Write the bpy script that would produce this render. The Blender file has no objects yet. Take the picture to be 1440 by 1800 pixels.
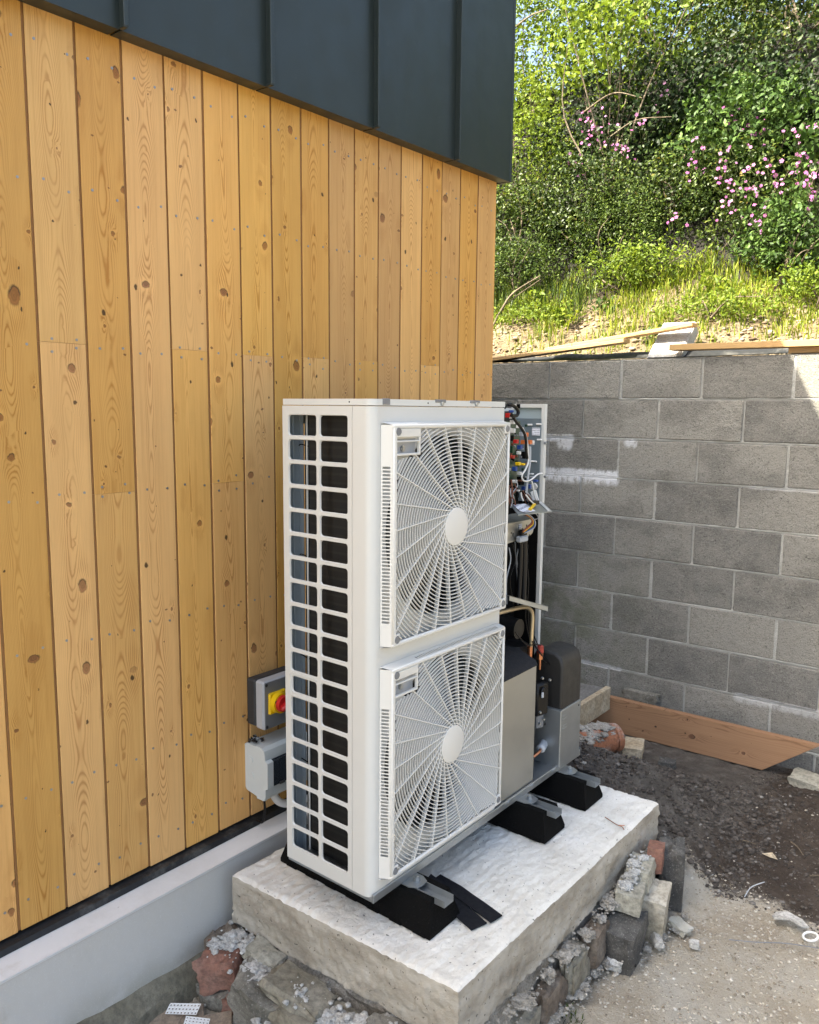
import bpy, bmesh, math, random
import numpy as np
from mathutils import Vector, Matrix, Euler, noise as mnoise

random.seed(7); np.random.seed(7)
R_ = math.radians
SC = bpy.context.scene
COL = SC.collection

# ------------------------------------------------------------------ camera
CAM = Vector((2.0385, -1.5065, 1.4423)); YAW, PITCH, ROLL, FPX = -0.67633, -0.12998, 0.0095, 1393.83
fw = Vector((math.sin(YAW)*math.cos(PITCH), math.cos(YAW)*math.cos(PITCH), math.sin(PITCH)))
rt = fw.cross(Vector((0, 0, 1))).normalized(); up = rt.cross(fw)
rt, up = math.cos(ROLL)*rt + math.sin(ROLL)*up, -math.sin(ROLL)*rt + math.cos(ROLL)*up
cd = bpy.data.cameras.new('camera'); co = bpy.data.objects.new('camera', cd); COL.objects.link(co)
co.matrix_world = Matrix(((rt.x, up.x, -fw.x, CAM.x), (rt.y, up.y, -fw.y, CAM.y), (rt.z, up.z, -fw.z, CAM.z), (0, 0, 0, 1)))
cd.sensor_fit = 'HORIZONTAL'; cd.sensor_width = 36; cd.lens = FPX/1440*36; cd.clip_start = .05; cd.clip_end = 800
SC.camera = co

def at(px, py, axis, val):
    """world point on the plane axis=val seen at a photo pixel"""
    d = rt*((px-720)/FPX) + up*((900-py)/FPX) + fw
    return CAM + d*((val-CAM[axis])/d[axis])

# ------------------------------------------------------------------ light
SUN_D = Vector((1.0, 1.30, -1.98)).normalized()          # direction the light travels
w = bpy.data.worlds.new('World'); SC.world = w; w.use_nodes = True
wn = w.node_tree.nodes; wl = w.node_tree.links
sky = wn.new('ShaderNodeTexSky'); sky.sky_type = 'NISHITA'; sky.sun_disc = False
sky.sun_elevation = math.asin(-SUN_D.z); sky.sun_rotation = math.atan2(-SUN_D.x, -SUN_D.y)
sky.air_density = .8; sky.dust_density = 5.0; sky.ozone_density = .6
wl.new(sky.outputs[0], wn['Background'].inputs[0]); wn['Background'].inputs[1].default_value = 0.13
sl = bpy.data.lights.new('sun', 'SUN'); sl.energy = 5.0; sl.angle = R_(.53); sl.color = (1, .93, .82)
so = bpy.data.objects.new('sun', sl); COL.objects.link(so)
so.rotation_euler = SUN_D.to_track_quat('-Z', 'Y').to_euler(); so.location = (-8, -10, 15)
SC.view_settings.view_transform = 'Standard'; SC.view_settings.look = 'None'
SC.view_settings.exposure = 2.3; SC.view_settings.gamma = 1
SC.view_settings.use_white_balance = True; SC.view_settings.white_balance_temperature = 6900; SC.view_settings.white_balance_tint = 4
SC.cycles.max_bounces = 6; SC.cycles.diffuse_bounces = 3; SC.cycles.glossy_bounces = 3
SC.cycles.caustics_reflective = False; SC.cycles.caustics_refractive = False; SC.cycles.transmission_bounces = 4; SC.cycles.transparent_max_bounces = 6
SC.cycles.use_denoising = True; SC.cycles.use_adaptive_sampling = True; SC.cycles.adaptive_threshold = .02

# ------------------------------------------------------------------ materials
class G:
    def __init__(s, name):
        s.m = bpy.data.materials.new(name); s.m.use_nodes = True
        s.t = s.m.node_tree; s.b = s.t.nodes['Principled BSDF']; s.out = s.t.nodes['Material Output']
    def set(s, sock, v):
        if isinstance(v, bpy.types.NodeSocket): s.t.links.new(v, sock)
        elif isinstance(v, (tuple, list)) and len(v) == 3 and sock.type == 'RGBA': sock.default_value = (*v, 1)
        else: sock.default_value = v
    def n(s, typ, ins=None, **pr):
        nd = s.t.nodes.new(typ)
        for k, v in pr.items(): setattr(nd, k, v)
        for k, v in (ins or {}).items(): s.set(nd.inputs[k], v)
        return nd
    def m_(s, op, a, b=0.0, c=None, clamp=False):
        nd = s.n('ShaderNodeMath', {0: a, 1: b}, operation=op); nd.use_clamp = clamp
        if c is not None: s.set(nd.inputs[2], c)
        return nd.outputs[0]
    def mul(s, a, b): return s.m_('MULTIPLY', a, b)
    def add(s, a, b): return s.m_('ADD', a, b)
    def sub(s, a, b): return s.m_('SUBTRACT', a, b)
    def mr(s, v, a, b, c=0.0, d=1.0, smooth=True):
        return s.n('ShaderNodeMapRange', {0: v, 1: a, 2: b, 3: c, 4: d}, interpolation_type='SMOOTHSTEP' if smooth else 'LINEAR').outputs[0]
    def mix(s, f, a, b, bt='MIX'):
        nd = s.n('ShaderNodeMix', data_type='RGBA', blend_type=bt); nd.clamp_factor = True
        s.set(nd.inputs[0], f); s.set(nd.inputs[6], a); s.set(nd.inputs[7], b); return nd.outputs[2]
    def ramp(s, f, stops):
        nd = s.n('ShaderNodeValToRGB', {0: f}); e = nd.color_ramp.elements
        while len(e) < len(stops): e.new(.5)
        for x, (p, c) in zip(e, stops): x.position = p; x.color = (*c, 1)
        return nd.outputs[0]
    def obj(s): return s.n('ShaderNodeTexCoord').outputs['Object']
    def pos(s): return s.n('ShaderNodeNewGeometry').outputs['Position']
    def rnd(s): return s.n('ShaderNodeObjectInfo').outputs['Random']
    def xyz(s, v): return s.n('ShaderNodeSeparateXYZ', {0: v}).outputs
    def comb(s, x=0.0, y=0.0, z=0.0): return s.n('ShaderNodeCombineXYZ', {0: x, 1: y, 2: z}).outputs[0]
    def vm(s, op, a, b): return s.n('ShaderNodeVectorMath', {0: a, 1: b}, operation=op).outputs[0]
    def noise(s, v, sc, det=4, rough=.55, dist=0): return s.n('ShaderNodeTexNoise', {'Vector': v, 'Scale': sc, 'Detail': det, 'Roughness': rough, 'Distortion': dist}).outputs[0]
    def bump(s, h, st, dist=.01, nrm=None):
        nd = s.n('ShaderNodeBump', {'Height': h, 'Strength': st, 'Distance': dist})
        if nrm is not None: s.set(nd.inputs['Normal'], nrm)
        return nd.outputs[0]
    def fin(s, col, rough=.6, metal=0.0, nrm=None, spec=None, coat=None):
        s.set(s.b.inputs['Base Color'], col); s.set(s.b.inputs['Roughness'], rough); s.set(s.b.inputs['Metallic'], metal)
        if nrm is not None: s.set(s.b.inputs['Normal'], nrm)
        if spec is not None: s.set(s.b.inputs['Specular IOR Level'], spec)
        if coat: s.set(s.b.inputs['Coat Weight'], coat)
        return s.m

def plain(name, col, rough=.5, metal=0.0, var=.12, vs=30, bump=.0, bs=120, spec=None, dirt=None):
    """painted, moulded or metal surface with faint mottling, dust and fine relief"""
    g = G(name); v = g.pos()
    c2 = tuple(max(0, x*(1-var)) for x in col)
    c = g.mix(g.noise(v, vs, 5, .6), col, c2)
    if dirt: c = g.mix(g.mr(g.noise(v, vs*.35, 6, .7), .5, .75, 0, dirt[1]), c, dirt[0])
    r = g.mr(g.noise(v, vs*1.7, 4), .3, .7, rough*.88, min(1, rough*1.12))
    n = g.bump(g.noise(v, bs, 4), bump, .004) if bump else None
    return g.fin(c, r, metal, n, spec)

def stone(name, cols, scale=6, bump=.6, bs=60, rough=.9, rand=True, speck=None):
    g = G(name); v = g.pos()
    if rand: v = g.vm('ADD', v, g.comb(g.mul(g.rnd(), 31.0), g.mul(g.rnd(), 17.0), 0.0))
    n1 = g.noise(v, scale, 6, .6); n2 = g.noise(v, scale*7, 6, .7)
    c = g.ramp(n1, [(.3, cols[0]), (.5, cols[1]), (.7, cols[2])])
    c = g.mix(g.mr(n2, .35, .7), c, g.mix(.5, c, (.02, .02, .02)), 'MIX')
    if speck: c = g.mix(g.mr(g.noise(v, bs*2.5, 3, .7), .58, .68, 0, .6), c, speck)
    h = g.add(g.noise(v, bs, 6, .7), g.mul(g.noise(v, bs*.25, 5, .6), 1.2))
    return g.fin(c, rough, 0, g.bump(h, bump, .006))

def wood(name, early, late, knot=(.20, .095, .04), axis=2, cross=1, depth=0, fy=7.0, fz=4.4, ring=1450.0, rough=.52, tone=.16, kmax=.0125, kamt=1.0):
    """flat sawn softwood: growth rings cut by a wandering plane, bent round knots"""
    g = G(name); o = g.xyz(g.obj()); rn = g.rnd()
    y = o[cross]; z = g.add(o[axis], g.mul(rn, 53.0)); x = o[depth]
    wy = g.add(y, g.mul(g.sub(g.noise(g.comb(g.mul(y, 55.0), g.mul(z, 55.0), rn), 1.0, 3), .5), .014))
    wz = g.add(z, g.mul(g.sub(g.noise(g.comb(g.mul(y, 55.0), g.mul(z, 55.0), g.add(rn, 7.0)), 1.0, 3), .5), .014))
    def knots(fy, fz, off, kmin, kmax, pw):
        kc = g.comb(g.add(g.mul(wy, fy), g.mul(rn, off)), g.mul(wz, fz), 0.0)
        vo = g.n('ShaderNodeTexVoronoi', {'Vector': kc, 'Scale': 1.0, 'Randomness': .9}, voronoi_dimensions='2D')
        dx = g.xyz(g.vm('SUBTRACT', kc, vo.outputs['Position'])); cc = g.xyz(vo.outputs['Color'])
        kd = g.m_('SQRT', g.add(g.m_('POWER', g.mul(dx[0], 1/fy), 2.0), g.m_('POWER', g.mul(g.mul(dx[1], 1/fz), g.mr(cc[2], 0, 1, .6, 1.45)), 2.0)))
        ka = g.m_('SQRT', g.add(g.m_('POWER', g.mul(dx[0], 1/fy), 2.0), g.m_('POWER', g.mul(dx[1], .30/fz), 2.0)))
        knots.ka = ka; knots.side = g.mul(dx[1], 1/fz)
        return kd, g.add(kmin, g.mul(g.m_('POWER', cc[0], pw), kmax)), cc
    kd, kr, cc = knots(fy, fz, 71.0, .0035, kmax, 2.2)
    ka, ks = knots.ka, knots.side
    kd2, kr2, cc2 = knots(13.0, 6.5, 37.0, .0014, .0045, 2.0)
    hz = g.add(.006, g.mul(g.mr(g.noise(g.comb(0.0, g.mul(z, 1.1), g.mul(rn, 9.0)), 1.0, 2), .3, .7), .055))
    yo = g.add(y, g.mul(g.sub(g.noise(g.comb(3.0, g.mul(z, .6), g.mul(rn, 19.0)), 1.0, 1), .5), .07))
    rad = g.m_('SQRT', g.add(g.m_('POWER', yo, 2.0), g.m_('POWER', g.add(hz, x), 2.0)))
    inf = g.m_('EXPONENT', g.mul(g.m_('DIVIDE', ka, g.add(g.mul(kr, 1.3), .003)), -1.0))
    ph = g.add(g.mul(rad, ring), g.mul(g.mul(inf, g.mr(cc[1], .14, .20)), 24.0))
    ph = g.add(ph, g.mul(g.m_('EXPONENT', g.mul(kd2, -160.0)), 3.0))
    ph = g.add(ph, g.mul(g.noise(g.comb(g.mul(y, 26.0), g.mul(z, 5.0), rn), 1.0, 4, .6), 5.0))
    sw = g.m_('SINE', ph)
    rg = g.m_('MAXIMUM', g.m_('POWER', g.add(.5, g.mul(sw, .5)), 4.0), g.mul(g.m_('POWER', g.add(.5, g.mul(sw, .5)), 2.0), g.mul(g.mr(inf, .08, .4), .9)))
    ctr = g.mr(g.m_('ABSOLUTE', yo), .010, .05, 1.0, .38)
    vis = g.m_('MAXIMUM', g.mul(g.mr(g.noise(g.comb(g.mul(y, 22.0), g.mul(z, 2.0), g.mul(rn, 5.0)), 1.0, 4), .3, .68, .20, .9), ctr), g.mr(inf, .06, .35, 0, .85))
    fib = g.noise(g.comb(g.mul(y, 520.0), g.mul(z, 7.0), g.mul(x, 420.0)), 1.0, 4, .6)
    str_ = g.noise(g.comb(g.mul(y, 95.0), g.mul(z, 1.3), rn), 1.0, 3, .6)
    big = g.noise(g.comb(g.mul(y, 11.0), g.mul(z, 2.4), g.mul(rn, 31.0)), 1.0, 5, .6)
    c = g.mix(g.mul(rg, vis), early, late)
    c = g.mix(g.mr(fib, .35, .75, 0, .16), c, late); c = g.mix(g.mr(str_, .45, .75, 0, .28), c, late)
    c = g.mix(g.mr(big, .42, .72, 0, .30), c, tuple(a*.60 + b*.25 for a, b in zip(early, late)))
    c = g.mix(g.mr(big, .45, .25, 0, .35), c, tuple(min(1, a*1.10) for a in early))
    on = g.mul(g.mr(cc[1], .14, .20), kamt)
    rel = g.m_('DIVIDE', kd, kr)
    c = g.mix(g.mul(g.mr(rel, 1.0, 3.2, .55, 0), on), c, g.mix(g.mr(big, .4, .6), tuple(min(1, a*1.15) for a in early), tuple(a*.75+b*.2 for a, b in zip(early, late))))  # pale knot halos; the brightening also stands in for sheen
    kcol = g.ramp(g.add(rel, g.mul(g.sub(g.noise(g.comb(g.mul(y, 300.0), g.mul(z, 300.0), 0.0), 1.0, 3), .5), .35)), [(0.0, tuple(k*.5 for k in knot)), (.22, tuple(k*1.9 for k in knot)), (.5, tuple(k*1.2 for k in knot)), (.72, tuple(k*2.6 for k in knot)), (1.0, tuple(k*1.0 for k in knot))])
    kcol = g.mix(g.mr(cc[2], .5, .8), g.mix(.35, kcol, late), kcol)
    kcol = g.mix(g.mul(g.mr(rel, .55, .95), g.mr(ks, -.004, .006)), kcol, tuple(k*.22 for k in knot))
    c = g.mix(g.mul(g.mr(rel, .82, 1.22, .92, 0), on), c, kcol)
    rel2 = g.m_('DIVIDE', kd2, kr2); on2 = g.mr(cc2[1], .48, .52)
    c = g.mix(g.mul(g.mr(rel2, .7, 1.3, .9, 0), on2), c, g.mix(g.mr(cc2[2], .4, .6), tuple(k*.25 for k in knot), tuple(k*1.4 for k in knot)))
    hsv = g.n('ShaderNodeHueSaturation', {'Hue': g.mr(rn, 0, 1, .4955, .5005), 'Saturation': g.mr(g.m_('FRACT', g.mul(rn, 7.3)), 0, 1, .95, 1.06), 'Value': g.mr(g.m_('FRACT', g.mul(rn, 13.7)), 0, 1, 1-tone, 1.05), 'Color': c})
    h = g.noise(g.comb(g.mul(y, 160.0), g.mul(z, 5.0), rn), 1.0, 2)
    return g.fin(hsv.outputs[0], g.mr(fib, .3, .7, rough-.08, rough+.08), 0, g.bump(h, .1, .002), .35)

def leafmat(name, stops, trans=.35, rough=.5, spec=.18):
    g = G(name); a = g.n('ShaderNodeAttribute', attribute_name='tint').outputs['Fac']
    c = g.ramp(a, stops)
    g.fin(c, rough, 0, None, spec)
    tr = g.n('ShaderNodeBsdfTranslucent', {'Color': g.mix(.5, c, g.mix(1.0, c, (1.0, .95, .35), 'MULTIPLY'))})
    mx = g.n('ShaderNodeMixShader', {0: trans, 1: g.b.outputs[0], 2: tr.outputs[0]})
    g.t.links.new(mx.outputs[0], g.out.inputs[0]); return g.m

M = {}
M['board'] = wood('pale_larch_boards', (.77, .452, .150), (.45, .195, .042), (.15, .065, .026), ring=1900.0, tone=.20)
M['rebate'] = plain('board_rebate_wood', (.38, .19, .065), .7, 0, .3, 40)
M['plank'] = wood('fresh_sawn_plank', (.60, .40, .19), (.38, .2, .08), axis=0, cross=1, depth=2)
M['plank_z'] = wood('sleeper_timber', (.34, .20, .108), (.19, .095, .046), (.06, .028, .016), axis=0, cross=2, depth=1, fy=6, fz=4.0, ring=700, kmax=.024, rough=.65, tone=.05)
M['nail'] = plain('galvanised_nail', (.36, .37, .37), .45, .8)
M['zinc'] = None
g = G('slate_blue_sheet_metal'); v = g.pos()
c = g.mix(g.noise(v, 2.2, 3), (.020, .028, .026), (.026, .035, .033)); c = g.mix(g.mr(g.noise(v, 26, 6, .7), .55, .8, 0, .12), c, (.1, .11, .11))
h = g.noise(g.vm('MULTIPLY', v, (1, 1, .35)), 5.0, 2)
M['zinc'] = g.fin(c, g.mr(g.noise(v, 12, 4), .3, .7, .36, .46), 0, g.bump(h, .22, .02), .45)

def render_plinth(name, c1, c2, dirt):
    g = G(name); v = g.pos(); p = g.xyz(v)
    c = g.mix(g.noise(v, 9, 6, .65), c1, c2)
    st = g.mr(g.noise(g.vm('MULTIPLY', v, (1, 1, .6)), 5.5, 5, .6), .62, .72)
    c = g.mix(g.mul(st, .35), c, dirt)
    low = g.mul(g.mr(p[2], -.30, -.12, 1, 0), g.mr(g.noise(v, 7, 5), .3, .6))
    c = g.mix(g.mul(low, .6), c, (.20, .19, .12)); c = g.mix(g.mul(g.mr(g.noise(v, 2.2, 6, .7), .45, .7), .3), c, (.40, .39, .35)); c = g.mix(g.mul(g.mr(g.noise(v, 60, 4, .8), .66, .72), .5), c, (.22, .19, .14))
    c = g.mix(g.mr(g.noise(v, 240, 3), .55, .75, 0, .25), c, (.75, .77, .78))
    h = g.add(g.noise(v, 300, 4, .7), g.mul(g.noise(v, 25, 4), .5))
    return g.fin(c, .85, 0, g.bump(h, .3, .003))
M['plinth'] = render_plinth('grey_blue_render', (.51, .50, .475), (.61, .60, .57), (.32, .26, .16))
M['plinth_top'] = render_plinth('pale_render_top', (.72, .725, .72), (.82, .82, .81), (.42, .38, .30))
M['bead'] = plain('galvanised_bead', (.75, .76, .76), .4, .3)
M['dpc'] = plain('black_membrane', (.012, .013, .015), .6, 0, .4, 25, .3, 90, dirt=((.16, .155, .14), .55))
M['foundation'] = stone('mossy_foundation_concrete', ((.12, .11, .075), (.21, .19, .14), (.27, .25, .19)), 7, .8, 50)

# concrete blocks
def blockmat(name, mortar=False):
    g = G(name); v = g.pos(); p = g.xyz(v); rn = g.rnd()
    if mortar:
        c = g.mix(g.noise(v, 18, 6, .7), (.33, .325, .305), (.58, .575, .545))
    else:
        c = g.mix(g.m_('FRACT', g.mul(rn, 5.7)), (.125, .122, .115), (.33, .315, .28))
        c = g.mix(g.mr(g.noise(v, 3.5, 5, .6), .3, .7, 0, .75), c, g.mix(.6, c, (.31, .30, .275)))
        wet = g.mr(g.noise(g.vm('MULTIPLY', v, (1, 1, 1.6)), 3.1, 4), .50, .64)
        c = g.mix(g.mul(wet, .38), c, (.075, .074, .07))
        c = g.mix(g.mr(g.noise(v, 11, 6, .75), .40, .66, 0, .35), c, (.33, .315, .28)); c = g.mix(g.mr(g.noise(v, 21, 5, .7), .46, .30, 0, .35), c, (.07, .068, .062))
        sp = g.noise(v, 125, 3, .8)
        c = g.mix(g.mr(sp, .56, .7, 0, .75), c, (.38, .37, .34))
        c = g.mix(g.mr(sp, .44, .30, 0, .9), c, (.022, .022, .02))
        vo = g.n('ShaderNodeTexVoronoi', {'Vector': v, 'Scale': 95.0}).outputs['Distance']
        c = g.mix(g.mr(vo, .12, .24, .7, 0), c, (.03, .03, .028))
    moss = g.mul(g.mul(g.mr(p[0], .55, -.25), g.mr(p[2], .75, .25)), g.mr(g.noise(v, 7, 6, .7), .4, .62))
    c = g.mix(g.mul(moss, .55), c, (.085, .095, .035))
    # lime bloom along three bed joints
    nz = g.noise(g.vm('MULTIPLY', v, (1, 1, .45)), 38, 5, .75); nzl = g.noise(v, 9, 3)
    tot = None
    for x0, x1, z0, up_, dn, am in ((-.62, .13, 1.068, .045, .085, 1.0), (-.52, -.16, 1.275, .035, .035, .9), (-.24, -.17, 1.245, .05, .06, .8), (.85, 1.5, 1.055, .015, .02, .3), (.18, .23, 1.265, .03, .05, .7), (-.4, .2, -.068, .02, .02, .45), (.85, 1.5, -.068, .02, .06, .4)):
        dz = g.sub(p[2], z0)
        prof = g.mul(g.mr(dz, 0.0, up_, 1, 0), g.mr(dz, -dn, 0.0, 0, 1))
        prof = g.mul(prof, g.mul(g.mr(p[0], x0-.05, x0+.03), g.mr(p[0], x1-.02, x1+.02, 1, 0)))
        prof = g.mul(g.mr(g.mul(prof, g.mr(g.add(g.mul(nz, .9), g.mul(nzl, .5)), .42, .86)), .02, .5), am)
        tot = prof if tot is None else g.m_('MAXIMUM', tot, prof)
    c = g.mix(g.mul(tot, .95), c, (.80, .81, .84))
    h = g.add(g.noise(v, 130, 5, .75), g.mul(g.noise(v, 50, 4), .8))
    return g.fin(c, .93, 0, g.bump(h, .95, .008))
M['block'] = blockmat('coarse_concrete_block'); M['mortar'] = blockmat('grey_mortar', True)

# slab
g = G('tamped_slab_top'); v = g.pos()
c = g.ramp(g.noise(v, 8, 7, .65), [(.3, (.70, .67, .61)), (.5, (.82, .80, .74)), (.7, (.90, .885, .84))])
c = g.mix(g.mr(g.noise(v, 2.2, 4), .5, .72, 0, .35), c, (.62, .585, .52))
c = g.mix(g.mr(g.noise(v, 80, 5, .85), .52, .66, 0, .45), c, (.56, .53, .47))
c = g.mix(g.mr(g.noise(v, 90, 2, .5), .69, .73, 0, .8), c, (.06, .06, .055))
M['slab_top'] = g.fin(c, .9, 0, g.bump(g.add(g.noise(v, 110, 6, .8), g.noise(g.vm('MULTIPLY', v, (1, .35, 1)), 55, 4)), .8, .008))
g = G('cast_slab_side'); v = g.pos()
c = g.ramp(g.noise(g.vm('MULTIPLY', v, (1, 1, 2.2)), 6, 7, .65), [(.3, (.25, .22, .175)), (.5, (.40, .365, .305)), (.7, (.52, .49, .43))])
c = g.mix(g.mr(g.noise(v, 150, 4, .8), .57, .7, 0, .5), c, (.50, .48, .43)); c = g.mix(g.mr(g.noise(v, 85, 3, .6), .64, .70, 0, .8), c, (.06, .055, .045))
M['slab_side'] = g.fin(c, .92, 0, g.bump(g.add(g.noise(v, 90, 6, .75), g.noise(v, 22, 4)), .6, .007))

M['cream'] = plain('cream_powder_coat', (.63, .635, .615), .42, 0, .06, 4, .04, 700, .45, dirt=((.50, .48, .43), .2))
M['grillep'] = plain('cream_grille_plastic', (.70, .69, .655), .45, 0, .05, 5, .03, 500, .45)
M['inner_blue'] = plain('pale_blue_grey_inner_sheet', (.42, .50, .52), .45, .0, .12, 6, .05, 300)
M['inner_blue2'] = plain('blue_grey_liner', (.20, .25, .28), .38, .35, .15, 8, .05, 300)
M['galv'] = plain('galvanised_steel', (.42, .45, .47), .38, .75, .25, 18, .08, 150)
M['galv_dull'] = plain('dull_galvanised_sheet', (.46, .46, .43), .42, .7, .18, 5, .06, 200)
M['post'] = plain('blue_grey_post', (.23, .27, .30), .5, 0, .1, 10)
g = G('black_coil_fins'); v = g.pos(); p = g.xyz(v)
st = g.m_('SINE', g.mul(p[2], 260.0)); fn = g.m_('SINE', g.mul(g.add(p[0], p[1]), 3500.0))
M['coil'] = g.fin(g.mix(g.mr(st, .2, 1, 0, 1), (.003, .003, .003), (.012, .011, .009)), .6, 0, g.bump(fn, .3, .002))
M['black'] = plain('matt_black', (.005, .005, .005), .9, 0, .3, 30, .1, 120, .1)
M['blackgloss'] = plain('satin_black_plastic', (.008, .008, .009), .38, 0, .2, 20, spec=.3)
M['hood'] = plain('charcoal_moulded_cover', (.022, .021, .020), .55, 0, .2, 14, .2, 260)
M['felt'] = plain('black_felt', (.012, .013, .018), .95, 0, .3, 60, .5, 300)
M['fan'] = plain('grey_fan_blade', (.06, .06, .058), .5, 0, .15, 10)
M['copper'] = plain('copper_pipe', (.55, .24, .13), .35, .9, .3, 25)
M['brass'] = plain('lacquered_copper_pipe', (.60, .50, .34), .42, .75, .15, 25)
M['red'] = plain('red_plastic', (.52, .02, .02), .35, 0, .1, 10)
M['redcap'] = plain('dark_red_cap', (.40, .04, .025), .5, 0, .2, 40)
M['orange'] = plain('orange_connector', (.65, .16, .04), .4)
M['yellow'] = plain('yellow_plastic', (.80, .52, .01), .38, 0, .08, 10)
M['green'] = plain('green_circuit_board', (.012, .055, .028), .35, 0, .4, 60)
M['blue'] = plain('blue_plastic', (.02, .07, .32), .4)
M['white'] = plain('white_plastic', (.78, .78, .77), .45, 0, .06, 10)
M['cablegrey'] = plain('pale_grey_cable', (.45, .48, .52), .45)
M['brown'] = plain('brown_wire', (.22, .08, .05), .45)
M['boxblack'] = plain('dark_grey_enclosure', (.030, .033, .038), .5, 0, .1, 10, .05, 400)
M['boxgrey'] = plain('light_grey_enclosure', (.42, .44, .47), .42, 0, .08, 10, .05, 400)
M['boxgrey2'] = plain('mid_grey_cover', (.19, .20, .215), .42, 0, .08, 10, .04, 400)
M['boxpale'] = plain('pale_grey_plastic_box', (.58, .63, .64), .42, 0, .06, 10, .04, 400, dirt=((.4, .42, .42), .2))
g = G('smoked_clear_cover'); g.fin((.10, .13, .17), .12); g.set(g.b.inputs['Transmission Weight'], .75); g.set(g.b.inputs['IOR'], 1.3); M['smoke'] = g.m
g = G('recycled_rubber'); v = g.pos()
c = g.mix(g.mr(g.noise(v, 260, 3, .8), .55, .75), (.003, .003, .003), (.016, .016, .016)); c = g.mix(g.mr(g.noise(v, 420, 2), .70, .76), c, (.12, .12, .115))
M['rubber'] = g.fin(c, .95, 0, g.bump(g.noise(v, 200, 5, .8), .9, .006), .15)
M['strip'] = plain('charcoal_rubber_strip', (.010, .011, .015), .85, 0, .3, 50, .3, 250, .2)
M['sticker'] = None
g = G('printed_label'); o = g.xyz(g.obj())
ln = g.m_('SINE', g.mul(o[2], 900.0)); ch = g.noise(g.comb(g.mul(g.add(o[0], o[1]), 900.0), g.mul(o[2], 140.0), 0.0), 1.0, 2)
M['sticker'] = g.fin(g.mix(g.mul(g.mr(ln, .1, .3), g.mr(ch, .46, .52)), (.80, .82, .88), (.12, .12, .2)), .5)

M['brick_red'] = stone('weathered_red_brick', ((.17, .075, .05), (.29, .14, .10), (.35, .21, .165)), 9, .7, 70)
M['stone_grey'] = stone('grey_rubble_stone', ((.12, .115, .095), (.21, .20, .17), (.32, .305, .265)), 8, .8, 60, speck=(.45, .44, .4))
M['stone_pale'] = stone('pale_concrete_brick', ((.36, .32, .24), (.47, .43, .35), (.55, .52, .45)), 8, .6, 80)
M['stone_green'] = stone('greenish_concrete_brick', ((.30, .285, .23), (.40, .385, .32), (.48, .465, .40)), 8, .6, 80)
M['stone_dark'] = stone('dark_wet_stone', ((.045, .045, .045), (.09, .087, .08), (.19, .185, .17)), 12, .9, 70, speck=(.35, .34, .32))
M['stone_brown'] = stone('brown_earthy_stone', ((.11, .085, .062), (.19, .15, .115), (.29, .245, .195)), 9, .9, 60)
M['slate'] = stone('buff_flat_stone', ((.19, .17, .125), (.28, .26, .205), (.37, .345, .285)), 7, .6, 50)
M['mort'] = stone('crumbly_pale_mortar', ((.42, .42, .40), (.58, .58, .56), (.72, .72, .71)), 22, 1.0, 90, rand=False)
M['mortd'] = stone('crumbly_buff_mortar', ((.26, .24, .20), (.40, .375, .33), (.52, .50, .46)), 22, 1.0, 90, rand=False)
M['terra'] = stone('terracotta_pipe', ((.42, .40, .37), (.40, .16, .08), (.30, .12, .06)), 16, .5, 60)
M['tile'] = stone('buff_board_scrap', ((.22, .165, .115), (.30, .235, .175), (.36, .30, .235)), 9, .4, 80)
M['conc_fill'] = stone('fresh_concrete_fill', ((.13, .125, .115), (.19, .185, .175), (.27, .265, .25)), 14, .9, 70)
M['conc_pale'] = stone('pale_concrete_block', ((.42, .41, .38), (.52, .51, .48), (.60, .59, .56)), 16, .6, 90)  # pale mottled concrete
M['ply'] = stone('pale_cut_wood_edge', ((.42, .32, .20), (.52, .43, .30), (.58, .50, .38)), 10, .3, 70)

# ground
g = G('gravel_and_soil'); v = g.pos(); p = g.xyz(v)
n1 = g.noise(v, 2.6, 7, .66); n2 = g.noise(v, 28, 6, .7); n3 = g.noise(v, 150, 5, .8)
dry = g.ramp(n1, [(.32, (.34, .28, .205)), (.48, (.46, .41, .33)), (.6, (.51, .475, .41)), (.75, (.40, .385, .345))])
dry = g.mix(g.mr(n2, .5, .72, 0, .5), dry, (.58, .55, .49)); dry = g.mix(g.mr(n3, .57, .72, 0, .6), dry, (.70, .675, .62)); dry = g.mix(g.mr(n3, .43, .3, 0, .6), dry, (.18, .155, .12))
wet = g.ramp(g.noise(v, 9, 6, .65), [(.3, (.038, .027, .020)), (.5, (.062, .046, .035)), (.72, (.108, .086, .068))])
wet = g.mix(g.mr(n3, .62, .76, 0, .35), wet, (.16, .14, .115))
rub = g.ramp(g.noise(v, 14, 6, .7), [(.3, (.065, .055, .047)), (.5, (.105, .093, .08)), (.7, (.175, .16, .142))])
rub = g.mix(g.mr(n3, .58, .7, 0, .6), rub, (.36, .35, .33))
edge = g.sub(g.noise(v, 5.5, 5, .65), .5)
yb = g.add(p[1], g.mul(edge, .34))
mask = g.mul(g.mr(yb, 1.36, 1.46), g.mr(g.add(p[0], g.mul(edge, .3)), 2.6, 2.4))
mound = g.mul(g.mr(g.add(p[0], g.mul(edge, .25)), 1.16, 1.06), g.mr(p[1], .9, 1.1))
dry = g.mix(g.mr(g.add(p[0], g.mul(edge, .8)), 2.1, 2.6), dry, g.mix(n2, (.12, .11, .085), (.20, .18, .145)))  # unseen ground beyond the yard darkened to cut its bounced light
c = g.mix(mask, dry, wet); c = g.mix(mound, c, rub)
h = g.add(g.mul(n2, .7), g.add(n3, g.mul(g.noise(v, 60, 5, .75), .9)))
M['ground'] = g.fin(c, g.mr(mask, 0, 1, .95, .72), 0, g.bump(h, .9, .012), .3)
g = G('dry_bank_soil'); v = g.pos()
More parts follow.
